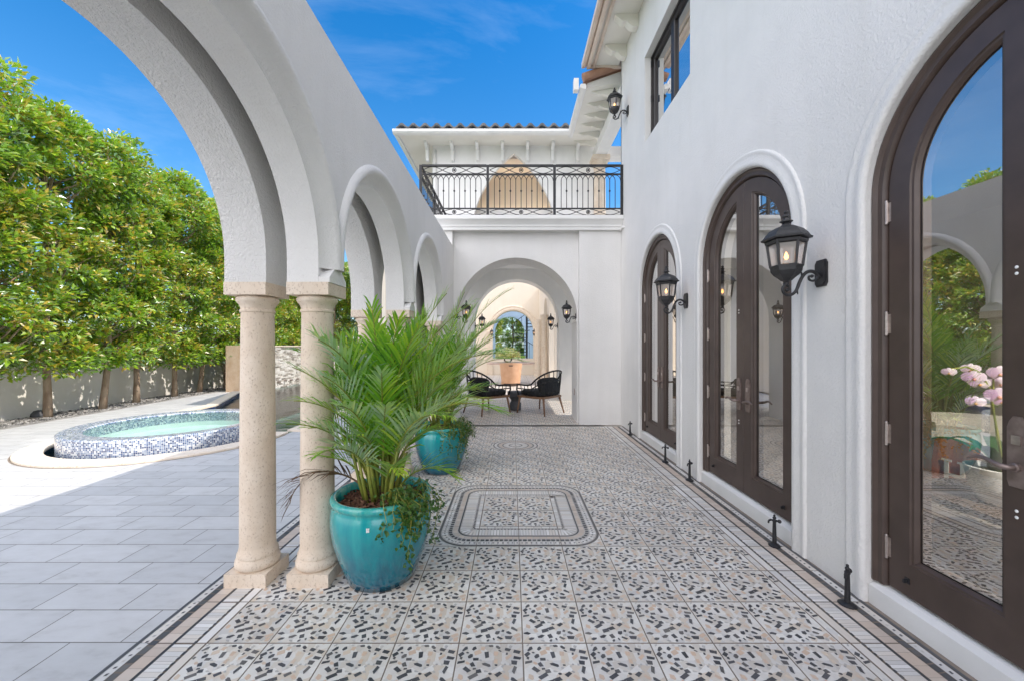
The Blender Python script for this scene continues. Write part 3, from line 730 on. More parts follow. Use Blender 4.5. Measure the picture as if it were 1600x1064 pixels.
# ------------------------------------------------------------------ arcade columns and wall
def col_profile(r):
    return None
def make_column(x, y, label):
    t = thing('column', label, 'column', (x,y,0), group='paired travertine columns of the arcade')
    pz = 0.08
    m = local(); b = 0.121
    m.box(-b,b,-b,b,0.0,pz)
    m.build('plinth', TRAV2 if False else TRAV, t)
    m = local(); m.lathe([(0.105,pz+0.0005),(0.117,pz+0.012),(0.121,pz+0.03),(0.117,pz+0.05),(0.106,pz+0.062),(0.104,pz+0.068),(0.110,pz+0.072),(0.110,pz+0.084),(0.102,pz+0.10),(0.0965,pz+0.125)], n=40); m.build('base', TRAV, t, smooth=True, autos=35)
    m = local(); zs = [pz+0.125 + (1.60-pz-0.125)*i/10 for i in range(11)]
    m.lathe([(0.0965 - 0.009*(i/10)**1.6, z) for i, z in enumerate(zs)], n=40); m.build('shaft', TRAV, t, smooth=True)
    m = local(); m.lathe([(0.0875,1.60),(0.093,1.604),(0.095,1.61),(0.093,1.617),(0.089,1.62),(0.090,1.632),(0.098,1.65),(0.108,1.662),(0.114,1.672),(0.114,1.684),(0.106,1.695),(0.09,1.6985)], n=40)
    a = 0.1215; m.box(-a,a,-a,a,1.699,1.772); m.build('capital', TRAV, t, smooth=True, autos=35)
    return t
XI, XO = -1.1855, -1.549
order = {2.4: 'of the front pair, beside the nearest palm', 4.2: 'of the pair behind the nearest palm', 6.0: 'of the rearmost pair by the balcony', 0.6: 'of the pair beside the camera'}
for y in (2.4, 4.2, 6.0, 0.6):
    make_column(XI, y, 'inner travertine column ' + order[y]); make_column(XO, y, 'outer travertine column ' + order[y] + ', poolside')
ZA, ZTOP = 1.772, 3.185
arc = thing('arcade_wall', 'white stucco arcade wall with round arches on paired columns', 'wall', (-1.37,3.0,0))
fi = lambda a, z, o: (-1.064+o, a, z)          # inner face looks to +X
fo = lambda a, z, o: (-1.428+o, a, z)
HA, SPR = 0.785, 1.90
cent = [1.5, 3.3, 5.1]
m = MB()
f2 = lambda a, z, o: (-1.124+o, a, z)
arch_wall(m, f2, -1.2, 7.02, ZA, ZTOP, 0.183, [(c, HA, SPR, ZA) for c in cent])
m.box(-1.307,-1.124,6.118,7.02,0,ZA-0.0005); m.box(-1.307,-1.124,-1.2,0.47,0,ZA-0.0005)
arch_wall(m, fi, -1.2, 7.02, ZA+0.085, ZTOP, 0.0595, [(c, HA+0.085, SPR, ZA+0.085) for c in cent])
m.box(-1.1235,-1.064,6.118,7.02,0,ZA+0.0845); m.box(-1.1235,-1.064,-1.2,0.47,0,ZA+0.0845)
m.build('inner_leaf', STUCCO, arc)
m = MB(); arch_wall(m, fo, -1.2, 7.02, ZA, ZTOP, 0.242, [(c, HA, SPR, ZA) for c in cent])
m.box(-1.67,-1.428,6.118,7.02,0,ZA-0.0005); m.box(-1.67,-1.428,-1.2,0.47,0,ZA-0.0005)
m.build('outer_leaf', STUCCO_R, arc)
m = MB(); m.box(-1.4275,-1.3075,-1.19,7.01,2.90,ZTOP-0.004); m.build('roof_slab', STUCCO, arc)
for c in cent:
    m = MB(); arch_sweep(m, fi, c, HA, SPR, ZA+0.085, [(0.0,-0.0605),(0.012,-0.058),(0.035,-0.040),(0.060,-0.012),(0.070,0.012),(0.082,0.027),(0.100,0.032),(0.122,0.026),(0.138,0.010),(0.142,-0.002)])
    m.build('archivolt', STUCCO, arc, smooth=True, autos=50)
for y in (0.6, 2.4, 4.2, 6.0):                   # chamfer stops above the abacus
    m = MB()
    m.prism([(-0.113,ZA+0.001),(0.113,ZA+0.001),(0.113,ZA+0.03),(0.05,ZA+0.085),(0.028,ZA+0.14),(-0.028,ZA+0.14),(-0.05,ZA+0.085),(-0.113,ZA+0.03)], lambda a, z, o: fi(y+a, z, o), -0.0595, 0.004)
    m.build('chamfer_stop', STUCCO, arc)

# ------------------------------------------------------------------ house on the right
house = thing('house', 'white stucco house wall with three arched glass double doors', 'house', (2.0,3.0,0))
WX = 1.945
fr_ = lambda a, z, o: (WX-o, a, z)
DC = [1.489, 3.400, 5.306]; DH, DS, DB = 0.675, 2.205, 0.13
ZSPLIT = 3.45
m = MB(); arch_wall(m, fr_, -4.0, 7.02, 0.0, ZSPLIT, 0.32, [(c, DH, DS, 0.0) for c in DC])
# upper wall with a square window
WY0, WY1, WZ0, WZ1 = 4.30, 5.77, 4.37, 5.62
for (a, b, z, w) in ((-4.0,WY0,ZSPLIT,6.50),(WY1,7.02,ZSPLIT,6.50),(WY0,WY1,ZSPLIT,WZ0),(WY0,WY1,WZ1,6.50)):
    m.poly([fr_(a,z,0),fr_(b,z,0),fr_(b,w,0),fr_(a,w,0)])
for p, q in (((WY0,WZ0),(WY1,WZ0)),((WY1,WZ0),(WY1,WZ1)),((WY1,WZ1),(WY0,WZ1)),((WY0,WZ1),(WY0,WZ0))):
    m.poly([fr_(*p,0),fr_(*q,0),fr_(*q,-0.3),fr_(*p,-0.3)])
m.box(WX, 8.0, 6.99, 7.0195, ZSPLIT, 6.9)       # north end wall
m.box(WX+0.32, 8.0, 6.9, 7.0195, 0, ZSPLIT)
m.box(7.9, 8.0, -4.0, 6.99, 0, 6.9); m.box(WX+0.002, 8.0, -4.1, -4.0, 0, 6.9)
m.build('wall', STUCCO, house)
for c in DC:
    m = MB(); arch_sweep(m, fr_, c, DH, DS, 0.0, [(0.0,0.0005),(0.001,0.006),(0.008,0.016),(0.022,0.021),(0.045,0.018),(0.070,0.010),(0.095,0.011),(0.110,0.016),(0.122,0.010),(0.128,-0.004)])
    m.build('archivolt', STUCCO, house, smooth=True, autos=50)
    m = MB(); m.prism([(0.0,0.0),(0.0,DB-0.028),(-0.035,DB-0.012),(-0.10,DB-0.002),(-0.30,DB-0.002),(-0.30,0.0)], lambda a, z, o: (WX-a+0.012, c+o, z), -DH+0.003, DH-0.003)
    m.build('door_sill', TRIM, house)
    m = MB(); arch_sweep(m, fr_, c, DH, DS, DB, [(-0.001,-0.20),(-0.001,-0.030),(-0.014,-0.024),(-0.024,-0.032),(-0.030,-0.038),(-0.056,-0.038),(-0.060,-0.044),(-0.068,-0.062),(-0.068,-0.20)])
    m.build('door_frame', BRONZE, house, smooth=True, autos=25)
LR = 0.603; ST = 0.136; BR = 0.190; LO = 0.030
def leaf_loop(ia, ib, seg=26):
    """half arch outline, stile inset ia, bottom inset ib (local a from meeting line)"""
    r = LR - ia; lo = max(ia, 0.0015)
    a_end = math.acos(min(lo/r, 1))
    pts = [(lo, DB+0.006+ib), (r, DB+0.006+ib)]
    for i in range(seg+1):
        t = a_end*i/seg; pts.append((r*math.cos(t), DS + r*math.sin(t)))
    return pts
for c in DC:
    for s in (1, -1):
        if c == DC[0] and s == -1 and False: continue
        f = lambda a, z, o, c=c, s=s: (WX-o, c+s*a, z)
        m = MB(); rings = []
        for ia, ib, o in ((0,0,-0.14),(0,0,-0.0595),(0.003,0.003,-0.0565),(ST-0.026,BR-0.026,-0.0565),(ST-0.022,BR-0.022,-0.064),(ST-0.012,BR-0.012,-0.066),(ST-0.004,BR-0.004,-0.076),(ST,BR,-0.082),(ST,BR,-0.14)):
            rings.append([f(a, z, o) for a, z in leaf_loop(ia, ib)])
        m.loft(rings, closed=True)
        m.loft([rings[-1], rings[0]], closed=True)
        d = m.build('door', BRONZE, house, smooth=True, autos=20)
        m = MB(); m.poly([f(a, z, -0.0885) for a, z in leaf_loop(ST-0.002, BR-0.002)][::-s]); m.build('glass_pane', GLASS, d, fix=False)
        m = MB(); rings = [[f(a, z, o) for a, z in leaf_loop(ia, ib)] for ia, ib, o in ((ST-0.003,BR-0.003,-0.0865),(ST+0.006,BR+0.006,-0.0865),(ST+0.006,BR+0.006,-0.089))]
        m.loft(rings, closed=True); m.build('glazing_bead', BEAD, d, fix=False)
        for hz in (0.34, 0.94, 1.52, 2.11):
            m = MB(); ax = c + s*(LR+0.004)
            m.tube([(WX+0.049, ax, hz-0.055), (WX+0.049, ax, hz+0.055)], 0.0075, 8); m.ball((WX+0.049, ax, hz+0.058), 0.008, 8, 5); m.ball((WX+0.049, ax, hz-0.058), 0.008, 8, 5)
            m.box(WX+0.054, WX+0.0575, ax-0.018, ax+0.018, hz-0.05, hz+0.05)
            m.build('hinge', NICKEL, d, smooth=True, autos=40)
        # lever handle on an escutcheon plate
        if c == DC[0] and s == -1: continue
        ay = 0.066
        outl = [(-0.024,0.845),(0.024,0.845),(0.031,0.87),(0.031,1.08),(0.024,1.105),(0.012,1.125),(-0.012,1.125),(-0.024,1.105),(-0.031,1.08),(-0.031,0.87)]
        m = MB(); m.prism([(ay+a, z) for a, z in outl], f, -0.0564, -0.0485); hpl = m.build('handle', PLATE, d)
        hpl = d
        pts = [f(ay,0.925,-0.049), f(ay,0.925,-0.015), f(ay+0.012,0.927,-0.004), f(ay+0.035,0.932,-0.002), f(ay+0.065,0.944,-0.002), f(ay+0.095,0.944,-0.004), f(ay+0.118,0.934,-0.006), f(ay+0.130,0.929,-0.007)]
        m = MB(); m.tube(pts, [0.011,0.011,0.011,0.010,0.009,0.008,0.0075,0.006], 8)
        m.lathe([(0.018,0),(0.018,0.012),(0.012,0.016)], (0,0,0), 12)
        k = len(m.v); 
        m.v[k-36:] = [f(ay+p[0], 0.925+p[1], -0.0485+p[2]) for p in m.v[k-36:]]
        m.build('lever', PLATE, d, smooth=True, autos=50)
        m = MB(); m.prism([(ay-0.014,1.015),(ay+0.014,1.015),(ay+0.014,1.05),(ay-0.014,1.05)], f, -0.0484, -0.043); m.build('lock_cylinder', NICKEL, d)
        if s == 1 and c != DC[2]:
            for hz in (0.725, 0.75, 1.69, 1.715):
                m = MB(); m.ball(f(0.072,hz,-0.0562), 0.0065, 8, 5, sc=(0.4,1,1)); m.build('screw_cap', WHITEPL, d)
        m = MB(); pp = f(LR-0.10, DB+0.09, -0.0562); m.box(pp[0]-0.022, pp[0], pp[1]-0.005, pp[1]+0.005, pp[2]-0.012, pp[2]+0.004); m.box(pp[0]-0.003, pp[0], pp[1]-0.012, pp[1]+0.012, pp[2]-0.016, pp[2]+0.012); m.build('holdback_stud', IRON, d)
# square window
def rect_loop(y0, y1, z0, z1, i): return [(y0+i,z0+i),(y1-i,z0+i),(y1-i,z1-i),(y0+i,z1-i)]
def window(y0, y1, z0, z1, o_, name='window'):
    m = MB()
    rings = [[fr_(a,z,o) for a, z in rect_loop(y0,y1,z0,z1,i)] for i, o in ((0,o_-0.10),(0,o_),(0.03,o_),(0.035,o_-0.02),(0.035,o_-0.10))]
    m.loft(rings, closed=True); w = m.build('window', BEAD, house)
    mid = (y0+y1)/2
    for a, b in ((y0+0.037, mid-0.001), (mid+0.001, y1-0.037)):
        m = MB(); rings = [[fr_(q,z,o) for q, z in rect_loop(a,b,z0+0.037,z1-0.037,i)] for i, o in ((0,o_-0.07),(0,o_-0.018),(0.045,o_-0.018),(0.055,o_-0.03),(0.055,o_-0.07))]
        m.loft(rings, closed=True); m.build('sash', BEAD, w)
        m = MB(); m.poly([fr_(q,z,o_-0.05) for q, z in rect_loop(a,b,z0+0.037,z1-0.037,0.05)][::-1]); m.build('pane', WGLASS, w, fix=False)
    for hz in (z0+0.12, (z0+z1)/2, z1-0.12):
        m = MB(); m.box(*sorted((WX-o_-0.012, WX-o_+0.002)), y1-0.05, y1-0.028, hz-0.045, hz+0.045); m.build('hinge', IRON, w)
    return w
window(WY0+0.002, WY1-0.002, WZ0+0.002, WZ1-0.002, -0.09)
m = MB(); rings = []
for z in (WZ0-0.1, WZ1): rings.append([(WX+0.42+0.03*math.sin(i*1.9), WY0+0.55+i*0.024, z) for i in range(34)])
m.loft(rings, closed=False); m.build('curtain', CURTAIN, house, smooth=True, fix=False)
# interior
m = MB(); m.box(WX+0.321, 7.89, -3.99, 6.89, 0.0, DB-0.004); m.build('interior_floor', INFLOOR, house)
m = MB(); m.box(WX+0.321, 7.89, -3.99, 6.89, 3.3, 3.4); m.build('interior_ceiling', INWALL, house)
m = MB(); m.box(6.6, 6.7, -3.99, 6.89, DB, 3.3); m.box(WX+0.321, 6.6, 6.80, 6.89, DB, 3.3); m.box(WX+0.3205, 6.6, -3.99, -3.9, DB, 3.3); m.build('interior_wall', INWALL, house)
m = MB(); m.box(WX+0.34, 7.89, -3.99, 6.98, 4.0, 4.05); m.box(4.6,4.7,-3.99,6.98,4.05,6.5); m.build('upper_floor', INWALL, house)
for lx, ly in ((2.50,0.35),(2.50,-0.45),(3.1,4.3),(4.9,3.2)):  # first two are added fill spots, the others ordinary ceiling lights
    m = MB(); m.lathe([(0.001,3.2985),(0.06,3.2985)], (lx,ly,0), 20); l_ = m.build('ceiling_and_fill_light', ADDED_SPOT if lx == 2.50 else DOWNL, house, fix=False)
    m = MB(); m.lathe([(0.062,3.2995),(0.064,3.292),(0.085,3.294),(0.086,3.2995)], (lx,ly,0), 20); m.build('trim_ring', WHITEPL, l_)
# eave, soffit brackets and roof
EX, EY1, EZ = 1.335, 7.22, 6.50
m = MB(); m.box(EX+0.09, WX-0.003, -4.3, EY1-0.055, EZ, EZ+0.04); m.build('soffit', SOFFIT, house)
m = MB(); m.box(EX+0.03, EX+0.088, -4.3, EY1-0.002, EZ-0.04, EZ+0.16); m.box(EX+0.0885, 2.2, EY1-0.053, EY1-0.002, EZ-0.035, EZ+0.16); m.build('fascia', BEIGE, house)
m = MB(); pr = [(0.0,0.0),(0.0,0.09),(0.012,0.10),(0.07,0.10),(0.085,0.085),(0.085,0.03),(0.07,0.012),(0.04,0.0)]
m.prism(pr, lambda a, z, o: (EX-0.06+a, o, EZ-0.02+z), -4.3, EY1); m.build('gutter', BEIGE, house)
m = MB(); m.tube([(EX+0.16, -4.2, EZ-0.03), (EX+0.16, EY1-0.06, EZ-0.03)], 0.028, 10); m.build('soffit_moulding', BEIGE, house, smooth=True)
def ogee(L, Hh):
    pts = [(0,0),(L,0),(L,-0.03)]
    for i in range(9):
        t = i/8; pts.append((L*(0.97-0.42*t), -0.03 - Hh*0.42*math.sin(t*PI/2)**2 - 0.02*math.sin(t*PI)))
    pts.append((L*0.53, -Hh*0.52))
    for i in range(9):
        t = i/8; pts.append((L*(0.50-0.36*t), -Hh*0.56 - Hh*0.44*math.sin(t*PI/2)))
    pts += [(0, -Hh)]
    return pts
for k in range(9):
    y = 6.72 - 0.62*k
    m = MB(); m.prism([(-a, z) for a, z in ogee(0.36, 0.20)], lambda a, z, o: (WX+a-0.003, o, EZ-0.002+z), y-0.06, y+0.06); m.build('corbel', SOFFIT, house)
def barrel_roof(x0, x1, e0, e1, dirf, pitch_w=0.255, n=9):
    """wavy clay tile sheet: ridge lines run up the slope; dirf(u along eave, v up slope 0..1, h) -> point"""
    mb = MB(); L = x1-x0; k = max(1, round(L/pitch_w)); us = [i/(k*n) for i in range(k*n+1)]
    def hh(u):
        t = (u*k) % 1.0
        return 0.05 + 0.045*math.copysign(abs(math.cos(2*PI*(t-0.5)))**0.8, math.cos(2*PI*(t-0.5)))
    vs = []
    for j in range(e1):
        vs += [(j/e1, 0.018), ((j+0.999)/e1, -0.004)]
    rings = [[dirf(u, v, hh(u)+d) for u in us] for v, d in vs]
    mb.loft(rings, closed=False)
    mb.loft([[dirf(u, 0, hh(u)+0.018) for u in us], [dirf(u, 0, hh(u)*0.72-0.012) for u in us]], closed=False)
    mb.loft([[dirf(u, 0, hh(u)*0.72-0.012) for u in us], [dirf(u, 0.4/e1, hh(u)*0.6-0.03) for u in us]], closed=False)
    return mb
barrel_roof(0, 11.4, 0, 12, lambda u, v, h: (EX+0.0+v*6.6, -4.3+u*11.55, EZ+0.17+v*2.3+h)).build('roof', CLAY, house, smooth=True, autos=50, fix=False)

# ------------------------------------------------------------------ end wing with loggia, arch and balcony
wing = thing('loggia_wing', 'white two storey wing with arched passage below a balcony', 'building', (0.1,8.0,0))
AY = 7.15
fe = lambda a, z, o: (a, AY-o, z)
ARX, ARH, ARS = 0.081, 1.104, 1.893
m = MB(); arch_wall(m, fe, -1.064, 1.20, 0, 3.46, 0.648, [(ARX, ARH, ARS, 0)], seg=56)
m.box(1.2005, 1.944, 7.022, 7.80, 0, 3.46); m.box(-1.75, -1.0645, 7.022, 7.80, 0, 3.46)
fe2 = lambda a, z, o: (a, 10.1-o, z)
arch_wall(m, fe2, -1.75, 3.0, 0, 4.9, 0.5, [(0.115, 1.09, 2.01, 0)], seg=48)
fl3 = lambda a, z, o: (-1.75-o, a, z)
arch_wall(m, fl3, 7.8, 10.1, 0, 3.46, 0.3, [(8.95, 1.0, 2.2, 0)])
m.box(2.9, 3.0, 7.0215, 10.1, 2.55, 3.36); m.box(2.9, 3.0, 7.0215, 7.8, 0, 2.5495); m.box(1.945, 2.9, 7.0215, 7.8, 0, 3.46)
m.build('wall', STUCCO, wing)
# courtyard beyond
m = MB()
fe3 = lambda a, z, o: (a, 19.0-o, z)
arch_wall(m, fe3, -3.6, 1.5, 0, 5.4, 0.45, [(0.05, 0.99, 2.09, 0.78)], seg=40)
frc = lambda a, z, o: (1.30-o, a, z)
arch_wall(m, frc, 12.0, 18.99, 0, 4.2, 0.35, [(13.0, 0.85, 2.4, 0), (15.3, 0.85, 2.4, 0)])
m.box(-3.6, -3.4, 10.6, 18.99, 0, 4.2); m.build('courtyard_wall', CREAM, wing)
m = MB(); arch_sweep(m, fe3, 0.05, 0.99, 2.09, 2.09, [(0,-0.1),(0,0.03),(0.03,0.05),(0.10,0.05),(0.11,0.03),(0.17,0.03),(0.19,0.05),(0.24,0.04),(0.25,-0.003)])
for s in (-1,1):
    a = 0.05+s*1.11; m.box(a-0.13, a+0.13, 18.90, 18.998, 0.0, 2.0); m.box(a-0.16, a+0.16, 18.87, 18.998, 2.0, 2.088)
m.build('archivolt', COPING, wing, smooth=True, autos=40)
for yy_ in (14.15, 16.6, 18.2):
    m = MB(); m.lathe([(0.15,0),(0.15,0.12),(0.12,0.15),(0.105,2.3),(0.13,2.34),(0.16,2.42),(0.16,2.5)], (1.16,yy_,0), 20); m.build('pilaster', COPING, wing, smooth=True, autos=40)
for xa_, xb_ in ((1.1725,1.1845),(-1.0225,-1.0105)):
    m = MB(); m.box(xa_, xb_, 7.16, 7.79, 1.84, 1.893); m.build('impost', TRIM, wing)
m = MB(); m.box(1.173, 1.1845, 7.42, 7.48, 0.48, 0.60); m.build('outlet_cover', NICKEL, wing)
# balcony slab, ledge moulding
m = MB(); m.box(-1.75, WX-0.002, 6.99, 10.1, 3.4605, 3.655); m.box(-1.74, 2.9, 7.8, 10.1, 3.36, 3.46); m.box(-1.75,WX+1,10.6,11.6,4.2,4.4); m.build('balcony_slab', STUCCO, wing)
m = MB()
lp = [(3.445,0.0),(3.445,0.028),(3.495,0.035),(3.50,0.05),(3.53,0.055),(3.57,0.085),(3.605,0.12),(3.61,0.135),(3.665,0.14),(3.675,0.13),(3.675,0.0)]
sweep_line(m, lambda a, z, o: (a, 6.989-o, z), -1.78, WX-0.003, lp)
m.build('ledge', TRIM, wing)
m = MB(); m.box(1.905, 1.944, 6.80, 6.985, 3.44, 3.469); m.box(-1.75,-1.3,6.99,7.02,3.3,3.46); m.build('ledge_corbel', TRIM, wing)
# upper loggia: back wall with pointed opening
UY = 9.5
def pointed(hw, zb, zt, n=16):
    Hh = zt - zb; Rr = (hw*hw + Hh*Hh)/(2*hw)
    L = [(-hw + Rr - math.sqrt(max(Rr*Rr - (zb+Hh*i/n - zb)**2, 0)), zb+Hh*i/n) for i in range(n+1)]
    return L
PA = [(-1.05,3.66)] + pointed(1.05, 3.9, 6.04)
m = MB(); cxp = 0.045
for (p, q) in zip(PA[:-1], PA[1:]):
    for s, e in ((-1,-1.9),(1,2.02)):
        a0_, a1_ = cxp - s*(-1)*p[0]*1, cxp
        pa = cxp + (p[0] if s < 0 else -p[0]); qa = cxp + (q[0] if s < 0 else -q[0])
        m.poly([(e,UY,p[1]),(pa,UY,p[1]),(qa,UY,q[1]),(e,UY,q[1])])
        m.poly([(pa,UY,p[1]),(qa,UY,q[1]),(qa,UY+0.12,q[1]),(pa,UY+0.12,p[1])])
m.box(-1.9, 2.02, UY, UY+0.02, 6.0405, 6.25)
m.box(-1.92, -1.9005, UY+0.001, 13, 3.66, 6.25); 
m.build('upper_wall', TRIM, wing)
m = MB(); m.box(-1.9, 2.02, 10.8, 10.9, 3.66, 6.25); m.box(-1.9,2.02,9.92,10.8,6.1,6.2); m.box(2.0,2.02,9.921,10.8,3.66,6.1); m.build('niche_wall', PEACH, wing)
NICHEL = emis('niche_light', (1,0.90,0.75), 110)
for x in (-0.62, 0.70):
    m = MB(); m.ball((x,10.72,4.62), 0.045); m.build('niche_lamp', NICHEL, wing)
m = MB(); m.lathe([(0.19,3.66),(0.19,3.75),(0.145,3.80),(0.13,5.55),(0.15,5.58),(0.15,5.61),(0.135,5.64),(0.18,5.70)], (2.06,9.25,0), 28); m.box(2.06-0.2,2.06+0.2,9.05,9.45,5.70,5.80); m.build('balcony_column', TRAV, wing, smooth=True, autos=40)
m = MB(); m.box(1.93, 2.19, 7.03, 9.45, 5.801, 6.03); m.box(2.19, 4.5, 9.15, 9.45, 5.801, 6.03); m.build('beam', TRIM, wing)
# front eave
m = MB()
m.poly([(-2.55,8.86,6.15),(1.38,8.86,6.15),(2.1,9.5,6.22),(-1.9,9.5,6.22)]); m.poly([(-2.55,8.86,6.15),(-1.9,9.5,6.22),(-1.9,13,6.22),(-2.55,13,6.15)]); m.poly([(1.38,8.86,6.15),(1.38,7.26,6.15),(2.35,7.26,6.30),(2.1,9.5,6.22)])
m.build('soffit', SOFFIT, wing, fix=False)
m = MB()
gp = [(0.0,0.0),(0.0,0.075),(-0.02,0.095),(-0.10,0.095),(-0.115,0.075),(-0.11,0.04),(-0.08,0.015),(-0.04,0.0)]
m.prism(gp, lambda a, z, o: (o, 8.85+a, 6.12+z), -2.66, 1.30); m.prism(gp, lambda a, z, o: (-2.56+a, o, 6.121+z), 8.86, 13); m.prism(gp, lambda a, z, o: (1.37+a+0.0, o, 6.119+z), 7.24, 8.95)
m.build('gutter', TRIM, wing)
m = MB(); m.box(1.15,1.24,7.30,7.42,6.15,6.36); m.build('rainwater_head', TRIM, wing)
for k in range(7):
    x = -2.03 + 0.6*k
    m = MB(); m.prism([(0,0),(-0.30,0),(-0.30,-0.05),(-0.10,-0.12),(-0.07,-0.36),(0,-0.38)], lambda a, z, o: (x+o, UY-0.002+a, 6.19+z), -0.035, 0.035); m.build('corbel', TRIM, wing)
m = MB(); m.tube([(-1.86,9.47,6.1),(-1.86,9.47,3.7)], 0.04, 10); m.build('downpipe', TRIM, wing, smooth=True)
for k in range(6):
    y = 7.42 + 0.36*k
    m = MB(); m.prism([(a, z) for a, z in ogee(0.52, 0.17)], lambda a, z, o: (1.42+0.56-a, o, 6.19+z+0.10*(0.56-a)), y-0.03, y+0.03); m.build('rafter_tail', SOFFIT, wing)
barrel_roof(0, 3.95, 0, 10, lambda u, v, h: (-2.6+u*3.93, 8.80+v*4.0, 6.265+v*1.5+h)).build('roof', GREYTILE, wing, smooth=True, autos=50, fix=False)
m = barrel_roof(0, 1.7, 0, 8, lambda u, v, h: (1.33+v*3.0, 7.22+u*1.65, 6.27+v*1.05+h))
m.tube([(1.31,7.25,6.33),(2.8,7.25,6.87)], 0.075, 10); m.build('side_roof', CLAY, wing, smooth=True, autos=50, fix=False)
m = MB(); m.prism([(1.40,6.20),(1.40,6.27),(3.2,6.90),(3.2,6.30),(2.4,6.30)], lambda a, z, o: (a, 7.31+o, z), 0, 0.03); m.build('rake_board', TRIM, wing)
# passage ceiling tone: plain plaster
# far tiled roof beyond the balcony, seen by the column
fr2 = thing('far_roof', 'terracotta tiled roof seen past the balcony column', 'roof', (4.6,14.5,0))
barrel_roof(0, 6, 0, 8, lambda u, v, h: (2.2+u*6, 13.5+v*3, 4.35+v*1.2+h)).build('tile_slope', CLAY, fr2, smooth=True, fix=False)
m = MB(); m.box(2.3, 8.1, 13.8, 16.4, 0, 4.33); m.build('wall', STUCCO, fr2)

# ------------------------------------------------------------------ balcony railing
rail = thing('balcony_railing', 'black wrought iron balcony railing with interlaced arches and diamonds', 'railing', (0.15,6.93,3.66))
RZ0, RZ1 = 3.665, 4.565
RX = [-1.60, -0.425, 0.745, 1.925]; RY = 6.90
def fpost(p):
    m = MB(); m.box(p[0]-0.022,p[0]+0.022,p[1]-0.022,p[1]+0.022,RZ0-0.004,RZ1-0.005); m.build('post', IRON, rail)
def panel(P0, P1):
    P0, P1 = Vector(P0), Vector(P1); d = P1-P0; L = d.length; d.normalize()
    g = lambda a, z: (P0.x+d.x*a, P0.y+d.y*a, z)
    s0, s1 = 0.0225, L-0.0225
    nx = Vector((-d.y, d.x))
    def bar(z0, z1, w):
        m = MB(); a, b = g(s0,0), g(s1,0)
        q = [(a[0]-nx.x*w, a[1]-nx.y*w), (b[0]-nx.x*w, b[1]-nx.y*w), (b[0]+nx.x*w, b[1]+nx.y*w), (a[0]+nx.x*w, a[1]+nx.y*w)]
        m.add([(x,y,z0) for x,y in q]+[(x,y,z1) for x,y in q], [(3,2,1,0),(4,5,6,7),(0,1,5,4),(1,2,6,5),(2,3,7,6),(3,0,4,7)])
        m.build('rail', IRON, rail)
    zt, zm, zl, zb_ = RZ1-0.03, RZ1-0.175, RZ0+0.125, RZ0+0.004
    bar(zt, RZ1, 0.024); bar(zm, zm+0.022, 0.012); bar(zl, zl+0.02, 0.012); bar(zb_, zb_+0.02, 0.012)
    nb = 12; st = (s1-s0)/nb
    for i in range(1, nb):
        m = MB(); a = s0+st*i; ztop = zm-0.10
        m.tube([g(a, zl+0.019), g(a, ztop)], 0.0072, 6)
        if i % 2 == 0: m.ball(g(a, (zl+zm)/2+0.02), 0.017, 8, 5, sc=(1,1,1.3))
        m.build('baluster', IRON, rail)
    m = MB()
    for i in range(0, nb):
        a = s0+st*i; b_ = a + st*2
        if i == nb-1: continue
        pts = [g(a + (b_-a)*(0.5-0.5*math.cos(PI*k/12)), zm-0.10+0.098*math.sin(PI*k/12)) for k in range(13)]
        m.tube(pts, 0.0065, 5)
    m.build('interlaced_arches', IRON, rail)
    for zc, hh_ in (((zm+0.022+zt)/2, (zt-zm-0.022)/2), ((zl+zb_+0.02)/2, (zl-zb_-0.02)/2)):
        m = MB()
        for a, b_ in ((s0+0.01, s0+(s1-s0)*0.47), (s0+(s1-s0)*0.53, s1-0.01)):
            w = b_-a
            for sg in (1,-1):
                pts = [g(a + w*k/16, zc + sg*hh_*0.93*math.sin(PI*k/16*1.5)) for k in range(17)] if a < (s0+s1)/2-0.1 and b_ < (s0+s1)/2 else [g(b_ - w*k/16, zc + sg*hh_*0.93*math.sin(PI*k/16*1.5)) for k in range(17)]
                m.tube(pts, 0.0065, 5)
        cmid = (s0+s1)/2
        m.tube([g(cmid + 0.032*math.cos(2*PI*k/14), zc + hh_*0.62*math.sin(2*PI*k/14)) for k in range(14)], 0.007, 5, closed=True)
        m.ball(g(cmid, zc), 0.02, 8, 5)
        m.build('diamond_scroll', IRON, rail)
for x in RX: fpost((x, RY))
for a, b in zip(RX[:-1], RX[1:]): panel((a,RY), (b,RY))
fpost((-1.60, 8.15)); fpost((-1.60, 9.46)); panel((-1.60,6.90),(-1.60,8.15)); panel((-1.60,8.15),(-1.60,9.46))

